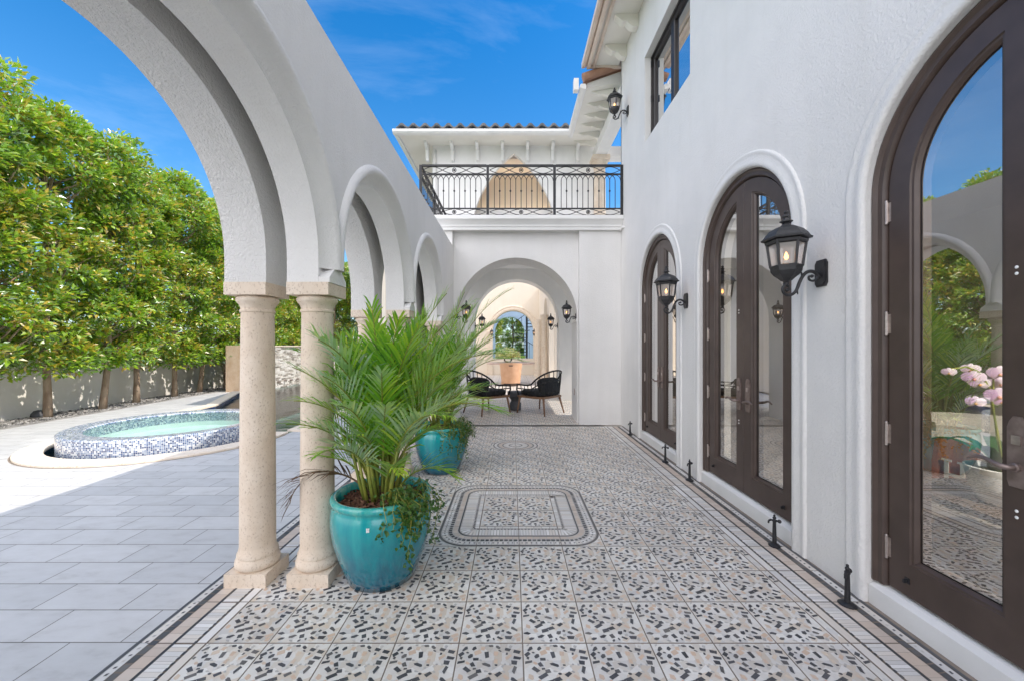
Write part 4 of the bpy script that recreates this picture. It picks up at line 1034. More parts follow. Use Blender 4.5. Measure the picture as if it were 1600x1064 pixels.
# ------------------------------------------------------------------ wall lanterns
def make_lantern():
    t = thing('wall_lantern', '', 'lantern', (0,0,0))
    K = 0.000678
    cv = lambda cx, cy: ((610-cx)*K+0.012, 0, (760-cy)*K)
    m = local(); o = [(-0.048,-0.062),(-0.034,-0.084),(0.034,-0.084),(0.048,-0.062),(0.048,0.062),(0.034,0.084),(-0.034,0.084),(-0.048,0.062)]
    m.prism(o, lambda a, z, q: (q, a, z), 0.0005, 0.010); m.prism([(a*0.8, z*0.85) for a, z in o], lambda a, z, q: (q, a, z), 0.0095, 0.018); m.build('backplate', CAST, t)
    m = local()
    main = [(600,795),(578,765),(535,742),(485,750),(445,790),(415,850),(392,910),(360,948),(312,962),(272,940),(262,900),(283,872),(318,880),(326,908),(302,920)]
    def smooth(pts, n=4):
        P = [Vector(cv(*p)) for p in pts]; out = []
        for i in range(len(P)-1):
            p0, p1, p2, p3 = P[max(i-1,0)], P[i], P[i+1], P[min(i+2,len(P)-1)]
            for k in range(n):
                u = k/n; out.append(0.5*((2*p1)+(p2-p0)*u+(2*p0-5*p1+4*p2-p3)*u*u+(3*p1-p0-3*p2+p3)*u**3))
        out.append(P[-1]); return out
    S = smooth(main); m.tube(S, [0.0115-0.004*i/len(S) for i in range(len(S))], 8)
    S = smooth([(590,785),(575,815),(540,830),(508,818),(505,790),(532,786)]); m.tube(S, 0.007, 8); m.ball(S[-1], 0.011, 8, 6); m.ball(cv(302,915), 0.012, 8, 6)
    m.tube([cv(640,795), cv(598,795)], 0.012, 8)
    m.tube([cv(445,790), cv(432,742)], [0.008,0.003], 6); m.tube([cv(392,910), cv(402,955)], [0.008,0.003], 6)
    m.build('scroll_arm', CAST, t, smooth=True)
    ax = 0.2255
    c = (ax, 0, 0)
    m = local(); m.lathe([(0.008,-0.080),(0.018,-0.072),(0.012,-0.060),(0.016,-0.052),(0.030,-0.046),(0.045,-0.030),(0.068,-0.012),(0.083,0.012),(0.086,0.036),(0.080,0.040),(0.005,0.041)], c, 6, rot0=PI/6); m.build('bowl', CAST, t)
    m = local()
    for i in range(6):
        a = PI/6 + PI/3*i
        p0 = Vector((ax+0.083*math.cos(a), 0.083*math.sin(a), 0.038)); p1 = Vector((ax+0.103*math.cos(a), 0.103*math.sin(a), 0.196))
        m.tube([p0, p1], 0.0085, 5)
    m.lathe([(0.100,0.178),(0.112,0.186),(0.116,0.200),(0.104,0.206),(0.096,0.190)], c, 6, rot0=PI/6)
    m.lathe([(0.089,0.036),(0.090,0.046),(0.082,0.050),(0.078,0.040)], c, 6, rot0=PI/6)
    m.build('cage', CAST, t)
    m = local(); m.lathe([(0.079,0.044),(0.098,0.192)], c, 6, rot0=PI/6); m.build('glass', LGLASS, t, fix=False)
    m = local(); m.lathe([(0.100,0.203),(0.134,0.208),(0.137,0.218),(0.126,0.224),(0.112,0.246),(0.088,0.272),(0.058,0.288),(0.030,0.296),(0.020,0.312),(0.036,0.322),(0.036,0.328),(0.016,0.334),(0.014,0.346),(0.022,0.354),(0.022,0.362),(0.010,0.372),(0.016,0.382),(0.008,0.392),(0.001,0.394)], c, 6, rot0=PI/6); m.build('roof', CAST, t)
    m = local(); m.lathe([(0.02,0.041),(0.02,0.055),(0.011,0.056),(0.011,0.085)], c, 10, cap=True); m.build('candle_sleeve', CANDLE, t)
    m = local(); m.lathe([(0.004,0.086),(0.010,0.093),(0.0125,0.103),(0.008,0.118),(0.002,0.134)], c, 10, cap=True); m.build('flame_bulb', FLAME, t, smooth=True)
    return t
lan = make_lantern()
G1 = 'black iron wall lanterns'
LN = [((1.945,2.468,1.856), PI, 1.0, 'large black wall lantern between the nearest and middle glass doors'),
      ((1.945,4.39,1.90), PI, 1.0, 'black wall lantern between the middle and farthest glass doors'),
      ((1.945,6.60,5.33), PI, 1.0, 'black wall lantern high up beside the square upper window'),
      ((1.1845,7.27,1.93), PI, 0.78, 'black wall lantern on the right pier of the passage arch'),
      ((1.20,10.35,1.93), PI, 0.8, 'black wall lantern inside the passage on the right, behind the pier lantern'),
      ((-1.0225,7.27,1.93), 0, 0.78, 'black wall lantern on the left pier of the passage arch, behind the palms'),
      ((-0.97,10.35,1.93), 0, 0.8, 'black wall lantern inside the passage on the left'),
      ((-0.97,18.99,1.93), -PI/2, 0.72, 'small black lantern left of the farthest arch'),
      ((1.06,18.99,1.93), -PI/2, 0.72, 'small black lantern right of the farthest arch')]
for i, (p, rz, s, lab) in enumerate(LN):
    o = lan if i == 0 else copy_tree(lan)
    o.location = p; o.rotation_euler = (0,0,rz); o.scale = (s,s,s); tag(o, lab, 'lantern', G1)

# ------------------------------------------------------------------ iron door holdbacks
def make_hold():
    t = thing('door_holdback', '', 'door stop', (0,0,0))
    m = local(); m.lathe([(0.036,0.0),(0.038,0.006),(0.030,0.012),(0.018,0.020)], n=16, cap=True, sx=1.0, sy=1.15); m.build('foot', IRON, t, smooth=True, autos=40)
    m = local(); m.lathe([(0.0145,0.018),(0.0125,0.10),(0.011,0.165),(0.014,0.172),(0.014,0.180),(0.008,0.186)], n=10, cap=True); m.build('post', IRON, t, smooth=True, autos=40)
    m = local(); m.tube([(-0.034,0,0.172),(-0.022,0,0.180),(0.0,0,0.178),(0.026,0,0.176)], 0.007, 7); m.ball((0.030,0,0.176), 0.013, 8, 6); m.tube([(-0.034,0,0.172),(-0.036,0,0.155)], 0.006, 6)
    m.ball((0,0,0.196), 0.012, 8, 6); m.ball((0,0,0.213), 0.008, 8, 6); m.build('catch', IRON, t, smooth=True)
    return t
hb = make_hold()
for i, (x, y, rz, lab) in enumerate([(1.815,2.13,0.6,'black iron door stop beside the nearest glass door'), (1.84,2.76,-0.4,'black iron door stop near side of the middle glass door'), (1.85,4.10,0.5,'black iron door stop far side of the middle glass door'), (1.85,4.75,-0.5,'black iron door stop near side of the farthest glass door'), (1.86,6.20,0.4,'black iron door stop far side of the farthest glass door, by the corner')]):
    o = hb if i == 0 else copy_tree(hb)
    o.location = (x,y,0.004); o.rotation_euler = (0,0,rz); tag(o, lab, 'door stop', 'iron door stops along the house')

# ------------------------------------------------------------------ planters, palms, ivy
POTP = [(0.185,0.0),(0.20,0.004),(0.222,0.06),(0.255,0.15),(0.283,0.25),(0.296,0.34),(0.296,0.40),(0.288,0.445),(0.280,0.462),(0.286,0.470),(0.296,0.482),(0.298,0.498),(0.290,0.510),(0.270,0.512),(0.258,0.500),(0.256,0.44)]
def make_pot(x, y, lab, sticker):
    t = thing('planter_pot', lab, 'planter', (x,y,0.004), group='turquoise glazed planters')
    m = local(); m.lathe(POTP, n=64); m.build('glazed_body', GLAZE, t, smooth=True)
    m = local(); m.lathe([(0.257,0.445),(0.15,0.462),(0.01,0.47)], n=24)
    for i in range(520):
        a = random.random()*2*PI; r = 0.25*math.sqrt(random.random())
        rot = Matrix.Rotation(random.random()*2*PI,3,'Z') @ Matrix.Rotation(random.uniform(-.7,.7),3,'X') @ Matrix.Rotation(random.uniform(-.4,.4),3,'Y')
        m.obox((r*math.cos(a), r*math.sin(a), 0.468-r*0.07+random.uniform(0,.02)), (random.uniform(.025,.06), random.uniform(.008,.018), random.uniform(.004,.008)), rot)
    m.build('mulch', MULCH, t, fix=False)
    if sticker:
        m = local(); a0 = math.atan2(-y, -x) - 0.25
        for i in range(2):
            for k in range(2):
                a = a0 - 0.022 + 0.03*i; rr_ = 0.2985; z = 0.395+0.012*k
                m.obox((rr_*math.cos(a), rr_*math.sin(a), z), (0.003, 0.0075, 0.010), Matrix.Rotation(a,3,'Z'))
        m.build('sticker', WHITEPL, t)
    return t
random.seed(21)
P1, P2 = (-0.80, 2.43), (-0.80, 4.46)
make_pot(*P1, 'turquoise glazed planter in front of the nearest columns', True)
make_pot(*P2, 'turquoise glazed planter farther back, behind the nearest palm', False)
def make_palm(x, y, lab, seed, hscale, nfr, ext, nbase=14):
    random.seed(seed)
    t = thing('areca_palm', lab, 'palm', (x,y,0.465), group='areca palms in turquoise planters')
    m = local()
    for i in range(20):
        a = random.random()*2*PI; r = 0.10*math.sqrt(random.random())
        b = Vector((r*math.cos(a), r*math.sin(a), -0.02)); lean = Vector((math.cos(a),math.sin(a),0))*random.uniform(0.02,0.13)
        m.tube([b, b+lean*0.4+Vector((0,0,0.14)), b+lean+Vector((0,0,random.uniform(0.26,0.42)))], [0.012,0.010,0.006], 6)
    m.build('cane_cluster', PALMSTEM, t, smooth=True)
    def frond(az, tilt, L, base, h0, dead=False, droop=1.0, name='frond'):
        m = local(); d = Vector((math.cos(az), math.sin(az), 0)); side = Vector((-d.y, d.x, 0))
        pts = []; p = Vector(base) + Vector((0,0,h0)); ang = tilt*0.35; n = 22
        for i in range(n+1):
            pts.append(p.copy()); u = i/n
            ang2 = tilt*0.35 + (tilt*1.05 + 0.35*droop)*u**1.4
            p = p + (d*math.sin(ang2) + Vector((0,0,1))*math.cos(ang2))*(L/n)
        m.tube(pts, [0.006*(1-0.8*i/n)+0.0012 for i in range(n+1)], 5, mi=1)
        npair = max(9, int((27 + 6*random.random())*(0.45+0.55*min(L,1)))); start = 0.26
        for k in range(npair):
            u = start + (1-start)*(k+0.5)/npair; fi_ = u*n; i0 = min(int(fi_), n-1)
            q = pts[i0].lerp(pts[i0+1], fi_-i0); tan = (pts[i0+1]-pts[i0]).normalized()
            nrm = side.cross(tan)
            if nrm.z < 0: nrm = -nrm
            w = (u-start)/(1-start)
            lmax = (0.17 + 0.17*min(L,1.0))
            for s in (1,-1):
                ll = lmax*(0.62+0.38*math.sin(PI*min(w*1.2+0.12,1)))*(1-0.45*w**3)*random.uniform(.8,1.12)
                fw = (0.72 + 0.55*w)*random.uniform(.93,1.07)
                dd = (side*s*math.cos(fw) + tan*math.sin(fw) + nrm*random.uniform(0.18,0.42)).normalized()
                W = 0.0132*random.uniform(.75,1.2)*(0.75+0.25*min(L,1)); up = nrm
                sd = (dd.cross(up).normalized() + up*random.uniform(-.25,.25)).normalized(); g_ = Vector((0,0,-1)); dr = random.uniform(0.10,0.34)*droop
                c0 = q; c1 = q + dd*ll*0.33 + g_*ll*0.02*droop; c2 = q + dd*ll*0.7 + g_*ll*0.40*dr; c3 = q + dd*ll*0.97 + g_*ll*dr
                m.add([c0-sd*W*.22, c0+sd*W*.22, c1+sd*W*.5, c1-sd*W*.5, c2+sd*W*.38, c2-sd*W*.38, c3], [(0,1,2,3),(3,2,4,5),(5,4,6)], 0)
        m.build(name, [DEAD if dead else PALMLEAF, DEAD if dead else PALMSTEM], t, fix=False)
    for i in range(nbase):
        az = i*2.39996+1; frond(az, random.uniform(.5,1.5), random.uniform(.34,.55), (0.08*math.cos(az),0.08*math.sin(az),0), random.uniform(0.02,0.22))
    for i in range(nfr):
        u = (i+0.5)/nfr
        az = i*2.39996 + random.uniform(-.3,.3)
        tilt = (0.08 + 0.86*u**0.9)*random.uniform(.85,1.12)
        L = (0.98 - 0.26*u)*random.uniform(.85,1.1)*hscale*(1 - 0.16*max(0,-math.cos(az)))
        r = 0.07*math.sqrt(u)
        frond(az, tilt, L, (r*math.cos(az), r*math.sin(az), 0), random.uniform(0.10,0.34)*(1-0.4*u), droop=1.0)
    for az, tilt, L, h0 in ext: frond(az, tilt, L*hscale, (0.03*math.cos(az),0.03*math.sin(az),0), h0)
    if seed == 3: frond(R(188), 1.9, 0.62, (-0.05,-0.03,0), 0.02, True, 1.3, 'dry_frond')
    return t
make_palm(*P1, 'large bushy areca palm in the nearest turquoise planter', 3, 1.07, 42, [(R(170),0.75,0.85,0.25),(R(-15),0.95,1.0,0.25),(R(-20),1.2,0.9,.15),(R(-100),.7,.9,.25),(R(5),.5,1.0,.3)])
make_palm(*P2, 'areca palm in the farther turquoise planter, partly hidden', 8, 1.25, 26, [(R(0),0.55,1.2,0.35),(R(15),0.95,1.05,0.3),(R(-10),1.15,0.95,0.2),(R(-30),0.8,1.05,.3)])
def make_ivy(x, y, lab, seed, spread):
    random.seed(seed)
    t = thing('trailing_ivy', lab, 'ivy', (x,y,0.48), group='ivy trailing from the planters')
    st = local(); lf = local()
    for i in range(spread):
        a = R(random.gauss(-38, 27)); r0 = random.uniform(0.10,0.24)
        p = Vector((r0*math.cos(a), r0*math.sin(a), 0.0)); pts = [p.copy()]
        up = random.uniform(0.03,0.14); L = random.choice((1,1,1,2,2,3))
        out = Vector((math.cos(a), math.sin(a), 0))
        q = p + out*(0.29-r0)*0.6 + Vector((random.uniform(-.03,.03),random.uniform(-.03,.03),up)); pts.append(q)
        e = out*0.325 + Vector((random.uniform(-.03,.03),random.uniform(-.03,.03),0.03)); pts.append(e)
        drop = random.uniform(0.04,0.12)*L
        if L == 3 and random.random() < 0.5: drop = 0.34
        nst = max(2, int(drop/0.05))
        for k in range(1, nst+1):
            zz = 0.03 - drop*k/nst; pts.append(out*(0.333 + 0.008*math.sin(k)) + Vector((random.uniform(-.02,.02), random.uniform(-.02,.02), zz)) + Vector((e.x-out.x*0.325, e.y-out.y*0.325, 0)))
        st.tube(pts, 0.0022, 4)
        for k in range(len(pts)-1):
            for j in range(6):
                u = random.random(); c = pts[k].lerp(pts[k+1], u) + Vector((random.gauss(0,.016),random.gauss(0,.016),random.gauss(0,.014)))
                dd = Vector((random.gauss(0,.6)+out.x*.5, random.gauss(0,.6)+out.y*.5, random.uniform(-.9,.35)))
                lf.leaf(c, dd, Vector((out.x*.6,out.y*.6,1)), random.uniform(.020,.036), random.uniform(.016,.028), 0.15)
    st.build('stem', PALMSTEM, t); lf.build('foliage', IVY, t, fix=False)
    return t
make_ivy(*P1, 'dark green ivy spilling over the rim of the nearest planter', 4, 27)
make_ivy(*P2, 'ivy at the rim of the farther planter', 6, 28)

# ------------------------------------------------------------------ trees
def tree_meshes(seed, Hh, W, D, nleaf, z0, leafL=0.105, mat=LEAF):
    random.seed(seed)
    tr = local()
    lean = Vector((random.uniform(-.08,.08), random.uniform(.05,.16), 0))
    pts = [Vector((0,0,-0.05)), Vector((lean.x*.4, lean.y*.5, 0.5)), Vector((lean.x, lean.y, 1.1)), Vector((lean.x*1.2, lean.y*1.3, Hh*0.5)), Vector((lean.x, lean.y, Hh*0.88))]
    tr.tube(pts, [0.078,0.062,0.056,0.04,0.012], 9)
    clumps = []
    for i in range(245):
        z = z0 + (Hh-z0)*random.random()
        if z < z0+1.7 and z > z0+0.25 and random.random() < 0.2: continue
        u = (z-z0)/(Hh-z0)
        prof = min(1, 0.80+u*1.6) * (1 if u < 0.80 else max(0.15, 1-((u-0.80)/0.24)**2))
        a = random.random()*2*PI; rr_ = math.sqrt(random.uniform(0.25,1.0))
        x = lean.x + D/2*prof*rr_*math.cos(a); y = lean.y + W/2*prof*rr_*math.sin(a)
        clumps.append((Vector((x,y,z)), random.uniform(0.13,0.28), prof))
        if i % 5 == 0:
            st_ = Vector((lean.x*1.1, lean.y*1.15, max(0.95, z-random.uniform(0.4,0.9)))); md = st_.lerp(Vector((x,y,z)), 0.5)+Vector((0,0,-.05))
            tr.tube([st_, md, Vector((x,y,z))], [0.028,0.018,0.006], 5)
    lf = local()
    per = nleaf//len(clumps)
    for c, r, pf in clumps:
        for k in range(per):
            v = Vector((random.gauss(0,1),random.gauss(0,1),random.gauss(0,1)))
            v.normalize(); rad = r*random.random()**0.45
            p = c + Vector((v.x*rad, v.y*rad, v.z*rad*0.85))
            out = Vector((p.x-lean.x, p.y-lean.y, 0))
            if out.length > 0: out.normalize()
            d = (v*0.6 + out*0.55 + Vector((0,0,random.uniform(-.25,.75)))+Vector((random.gauss(0,.4),random.gauss(0,.4),random.gauss(0,.3))))
            up = Vector((random.gauss(0,.35)+out.x*.5, random.gauss(0,.35)+out.y*.5, 1))
            lf.leaf(p, d, up, leafL*random.uniform(.75,1.25), leafL*0.55*random.uniform(.8,1.2), random.uniform(0.08,0.3), curl=random.uniform(0,.2))
    return tr, lf
protos = []
GH = 'clipped trees in a row along the garden wall'
for k, (sd, Hh) in enumerate(((31,6.1),(32,6.35),(33,6.0))):
    t = thing('hedge_tree', '', 'tree', (0,0,0))
    tr, lf = tree_meshes(sd, Hh, 1.75, 1.75, 14000, 0.97, 0.120)
    tr.build('trunk', BARK, t, smooth=True); lf.build('crown', LEAF, t, fix=False); protos.append(t)
random.seed(77)
used = set()
ty = [3.6, 4.7, 5.75, 6.8, 7.85, 8.9, 9.85, 11.0, 12.05, 13.25, 14.4, 15.5, 16.6, 17.7, 18.9, 20.1, 21.3]
place = ['beside the dome light', 'second visible trunk from the dome light', 'third visible trunk from the dome light', 'fourth visible trunk from the dome light', 'fifth visible trunk from the dome light', 'just left of the peach stone pillar']
for i, y in enumerate(ty):
    k = i % 3
    o = protos[k] if k not in used else copy_tree(protos[k]); used.add(k)
    o.location = (bedX(y)-0.56+random.uniform(-.05,.05), y, 0); o.rotation_euler = (0,0,random.uniform(-.35,.35)+ (PI if i % 2 and i > 10 else 0))
    s = random.uniform(0.94,1.05); o.scale = (1,1,s)
    if 4 <= i <= 9: lab = 'clipped green tree against the garden wall, ' + place[i-4]
    elif i < 4: lab = 'dense green hedge tree at the left edge of the view'
    else: lab = 'dense green hedge tree behind the far end of the pool'
    tag(o, lab, 'tree', GH)
for i in range(7):
    o = copy_tree(protos[i % 3]); o.location = (-9.0+i*1.15, 20.2+0.25*math.sin(i*2.1), 0); o.rotation_euler = (0,0,PI/2+random.uniform(-.3,.3)); o.scale = (1,1,random.uniform(.85,1.0))
    tag(o, 'green screening tree in the row behind the stacked stone water wall', 'tree', 'trees behind the water wall')
# dome light in the bed
dl = thing('garden_light', 'grey dome garden light on the gravel beside the leftmost trunk', 'garden light', (-9.38,7.80,-0.02))
m = MB(); m.lathe([(0.10,-0.03),(0.115,0.02),(0.105,0.07),(0.07,0.12),(0.01,0.14)], (-9.38,7.80,0), 20); m.build('dome', CONC, dl, smooth=True)
m = MB(); m.lathe([(0.13,-0.03),(0.13,0.0),(0.115,0.01)], (-9.38,7.80,0), 20, cap=True); m.build('rim', NICKEL, dl)

# ------------------------------------------------------------------ armchairs and side table in the passage
def make_armchair():
    t = thing('armchair', '', 'armchair', (0,0,0))
    # local: the sitter looks towards +Y
    W, D = 0.36, 0.34
    m = local()
    outl = [(-W,D),(-W*1.02,-0.12),(-W*0.80,-D*0.92),(W*0.80,-D*0.92),(W*1.02,-0.12),(W,D)]
    m.prism(outl, lambda a, z, o: (a, z, o), 0.335, 0.375); m.build('seat_frame', TEAK, t)
    for x, y, dx, dy in ((-W*.9,D*.88,-.04,.05),(W*.9,D*.88,.04,.05),(-W*.72,-D*.82,-.06,-.08),(W*.72,-D*.82,.06,-.08)):
        m = local(); m.tube([(x,y,0.345),(x+dx,y+dy,0.0)], [0.024,0.014], 8); m.build('leg', TEAK, t, smooth=True)
    def rim(z_side, z_back, s, k=21):
        pts = []
        for i in range(k):
            u = -1+2*i/(k-1); a = -PI/2 + u*PI*0.5
            if abs(u) > 0.62:
                q = (abs(u)-0.62)/0.38; x = math.copysign(W*s, u); y = -0.05 + (D+0.02)*q
            else:
                a = u/0.62*PI/2; x = W*s*math.sin(a); y = -0.05 - (D*s)*math.cos(a)
            b = max(0, 1-(abs(u)/0.62)**2.2); pts.append(Vector((x, y, z_side+(z_back-z_side)*b)))
        return pts
    top = rim(0.60,0.90,1.10); low = rim(0.385,0.40,0.98); midr = rim(0.52,0.70,1.06)
    m = local(); end0 = [Vector((top[0].x, top[0].y+0.02, 0.50)), Vector((low[0].x, low[0].y, 0.38))]
    m.tube(list(reversed(end0)) + top + [Vector((top[-1].x, top[-1].y+0.02, 0.50)), Vector((low[-1].x, low[-1].y, 0.38))], 0.017, 8); m.tube(midr, 0.012, 7); m.build('back_rail', ROPE, t, smooth=True)
    m = local()
    for i in range(1, 20): m.tube([low[i], midr[i], top[i]], 0.0085, 5)
    m.build('rope_spindles', ROPE, t)
    def pad(cx, cy, cz, sx, sy, sz, rx):
        m = local(); rings = []; k = 20
        for j, (u, e) in enumerate(((-1,.80),(-.85,.95),(-.4,1),(.4,1),(.85,.95),(1,.80))):
            ring = []
            for i in range(k):
                a = 2*PI*i/k; cxx = math.copysign(abs(math.cos(a))**0.45, math.cos(a))*sx*e; cyy = math.copysign(abs(math.sin(a))**0.45, math.sin(a))*sy*e
                p = Matrix.Rotation(rx,3,'X') @ Vector((cxx, cyy, u*sz)); ring.append(p + Vector((cx,cy,cz)))
            rings.append(ring)
        m.loft(rings, closed=True, cap=True); return m
    pad(0,0.03,0.43,0.33,0.32,0.055,0).build('seat_cushion', CUSHION, t, smooth=True)
    pad(0,-0.20,0.58,0.29,0.17,0.07,R(72)).build('back_cushion', CUSHION, t, smooth=True)
    return t
ch = make_armchair()
for i, (x, y, rz, lab) in enumerate([(-0.54,8.28,-0.85,'black rope armchair on the left in the passage, by the palm'), (0.61,8.26,0.80,'black rope armchair on the right in the passage, beside the pier')]):
    o = ch if i == 0 else copy_tree(ch)
    o.location = (x,y,0.0045); o.rotation_euler = (0,0,rz); tag(o, lab, 'armchair', 'black rope armchairs in the passage')
sd = thing('side_table', 'small dark round drum table between the two armchairs', 'side table', (0.075,8.62,0.004))
m = local(); m.lathe([(0.10,0.0),(0.125,0.01),(0.125,0.15),(0.095,0.20),(0.10,0.23),(0.15,0.29)], n=28, cap=True); m.build('pedestal', CONC, sd, smooth=True, autos=40)
m = local(); m.lathe([(0.15,0.291),(0.175,0.31),(0.175,0.40),(0.165,0.41),(0.005,0.411)], n=28); m.build('table_top', CONC, sd, smooth=True, autos=40)

# ------------------------------------------------------------------ courtyard table, flowers, spiral stair, garden
ct = thing('dining_table', 'pink stone topped table on a pale oak pedestal in the courtyard', 'table', (-0.05,14.6,0.004))
m = local(); m.lathe([(0.87,0.72),(0.90,0.735),(0.90,0.775),(0.87,0.79),(0.01,0.791)], n=40, sy=0.6); m.build('table_top', STONETOP, ct, smooth=True, autos=40)
m = local(); m.lathe([(0.36,0.0),(0.36,0.05),(0.30,0.35),(0.33,0.60),(0.42,0.719)], n=28, cap=True, sy=0.7); m.build('pedestal', OAK, ct, smooth=True, autos=40)
lc = thing('dining_chair', 'tan leather tub chair with its back to the camera at the courtyard table', 'chair', (-0.04,13.75,0.004))
m = local(); rg = []
for z, r_ in ((0.10,0.33),(0.45,0.36),(0.78,0.40)):
    rg.append([(r_*math.cos(PI+PI*i/24), r_*0.8*math.sin(PI+PI*i/24)+0.1, z+0.03*math.sin(PI*i/24)) for i in range(25)] + [((r_-.05)*math.cos(2*PI-PI*i/24), (r_-.05)*0.8*math.sin(2*PI-PI*i/24)+0.1, z+0.03*math.sin(PI*i/24)) for i in range(25)])
m.loft(rg, closed=True, cap=True); m.build('back_shell', LEATHER, lc, smooth=True, autos=40)
m = local(); m.lathe([(0.31,0.10),(0.31,0.42),(0.28,0.46),(0.01,0.47)], (0,0.1,0), 24, cap=True, sy=0.8); m.build('seat', LEATHER, lc, smooth=True, autos=40)
m = local(); m.lathe([(0.24,0.0),(0.24,0.099)], (0,0.1,0), 20, cap=True, sy=0.8); m.build('plinth', DARKWOOD, lc)
m = local(); m.box(-0.07,0.07,-0.235,-0.205,0.70,0.73); m.build('handle', IRON, lc)
va = thing('flower_vase', 'glass vase of pink and white flowers on the courtyard table', 'vase', (-0.15,14.55,0.796))
m = local(); m.lathe([(0.02,0.004),(0.10,0.004),(0.16,0.08),(0.15,0.18),(0.12,0.22)], n=20); m.build('glass_bowl', CLEAR, va, smooth=True, fix=False)
random.seed(9); lf = local(); fw = local()
for i in range(650):
    a = random.random()*2*PI; r = 0.42*math.sqrt(random.random()); z = 0.18+random.random()*0.36*(1-(r/0.5)**2)
    d = Vector((math.cos(a), math.sin(a), random.uniform(-.4,.8)))
    (fw if z > 0.2 and random.random() < 0.88 else lf).leaf(Vector((r*math.cos(a), r*math.sin(a), z)), d, Vector((0,0,1)), 0.10, 0.085, 0.2)
lf.build('leaves', LEAF, va, fix=False); fw.build('blossoms', PINKFLOWER, va, fix=False)
ss = thing('spiral_stair', 'black iron spiral stair in the garden beyond the farthest arch', 'staircase', (0.85,22.6,0))
m = local(); m.tube([(0,0,-0.02),(0,0,6.2)], 0.06, 10); m.build('pole', IRON, ss)
for i in range(24):
    a = 0.5+i*0.42; z = 0.22+i*0.2
    m = local(); m.prism([(0.05*math.cos(a),0.05*math.sin(a)),(0.8*math.cos(a-.19),0.8*math.sin(a-.19)),(0.8*math.cos(a+.19),0.8*math.sin(a+.19))], lambda p, q, o: (p,q,o), z, z+0.035); m.build('tread', IRON, ss)
    m = local(); m.tube([(0.78*math.cos(a),0.78*math.sin(a),z+0.03),(0.78*math.cos(a),0.78*math.sin(a),z+0.95)], 0.012, 5); m.build('baluster', IRON, ss)
m = local(); m.tube([(0.78*math.cos(0.5+i*.21),0.78*math.sin(0.5+i*.21),1.17+i*0.1) for i in range(47)], 0.018, 6); m.build('handrail', IRON, ss)
ga = MB(); fg = lambda a, z, o: (a, 25.5-o, z)
arch_wall(ga, fg, -6, 6, -0.03, 4.2, 0.4, [(-0.15, 0.95, 2.3, -0.03)])
tag(ga.build('garden_gateway', BLUEWALL), 'blue shaded wall with round archway beyond the spiral stair', 'wall')
random.seed(15)
for i, (x, y, s, lab) in enumerate([(-1.5,27.5,0.8,'bright tree left of the archway in the far garden'), (0.1,29.0,0.85,'bright tree framed by the far garden archway'), (1.6,28.0,0.8,'bright tree right of the archway in the far garden')]):
    o = copy_tree(protos[i]); o.location = (x,y,-0.02); o.scale = (s*1.2,s*1.2,s); tag(o, lab, 'tree', 'garden trees beyond the stair')
def bush(x, y, z, r, lab, seed):
    random.seed(seed); t = thing('shrub', lab, 'shrub', (x,y,z), group='shrubs beyond the farthest arch'); lf = local(); st = local()
    for i in range(900):
        v = Vector((random.gauss(0,1),random.gauss(0,1),abs(random.gauss(0,1)))).normalized()*r*random.random()**.4
        lf.leaf(Vector((v.x,v.y,v.z*1.2+0.1)), v+Vector((0,0,.2)), Vector((0,0,1)), 0.11, 0.05, 0.2)
    for i in range(6): st.tube([(0,0,-0.02),(random.uniform(-.4,.4)*r,random.uniform(-.4,.4)*r,r*.8)], 0.012, 5)
    lf.build('foliage', LEAF, t, fix=False); st.build('stems', BARK, t)
bush(-0.75,21.2,-0.02,0.62,'low shrub at the left side of the farthest arch',51); bush(-0.2,23.6,-0.02,0.55,'round shrub in the middle of the far garden',52); bush(0.6,24.3,-0.02,0.6,'shrub at the foot of the spiral stair',53)
# ------------------------------------------------------------------ things inside the house
tb = thing('console_table', 'dark wood table behind the nearest glass door', 'table', (2.72,2.05,0.126))
m = MB(); m.box(2.48,3.30,1.55,2.62,0.49,0.525); m.build('table_top', DARKWOOD, tb)
for x in (2.52,3.22):
    for y in (1.59,2.54): 
        m = MB(); m.box(x,x+0.05,y,y+0.05,0.127,0.49); m.build('leg', DARKWOOD, tb)
OX, OY, OZ = 2.735, 2.19, 0.526
orc = thing('orchid', 'pale purple orchid with arching stem inside the nearest door', 'orchid', (OX,OY,OZ))
opot = thing('flower_pot', 'white ceramic flower pot holding the orchid', 'pot', (OX,OY,OZ))
m = local(); m.lathe([(0.085,0.0),(0.10,0.004),(0.135,0.10),(0.15,0.19),(0.152,0.20),(0.142,0.202),(0.138,0.17),(0.005,0.168)], n=36); m.build('bowl', CERAMIC, opot, smooth=True, autos=60)
m = local(); m.lathe([(0.139,0.172),(0.08,0.182),(0.005,0.185)], n=24); m.build('moss', IVY, opot)
random.seed(13)
m = local()
for i in range(9):
    a = i*2.4; L = random.uniform(.22,.34); d = Vector((math.cos(a), math.sin(a), 0)); sd_ = Vector((-d.y,d.x,0)); rings = []
    for k in range(7):
        u = k/6; p = Vector((0,0,0.18)) + d*L*u + Vector((0,0,0.16*math.sin(u*2.2))); w = 0.034*math.sin(PI*(0.12+0.86*u))
        rings.append([p-sd_*w, p-Vector((0,0,.008)), p+sd_*w])
    m.loft(rings, closed=False)
m.build('leaves', mk('orchid_leaf', (0.025,0.07,0.02), (0.04,0.10,0.03), ns=6, rough=0.35), orc, smooth=True, fix=False)
m = local(); stem = [Vector((0.0,0.0,0.17)),Vector((-0.01,0.01,0.34)),Vector((-0.03,0.02,0.50)),Vector((-0.05,0.02,0.64)),Vector((-0.10,0.03,0.73)),Vector((-0.17,0.03,0.76)),Vector((-0.27,0.035,0.745))]
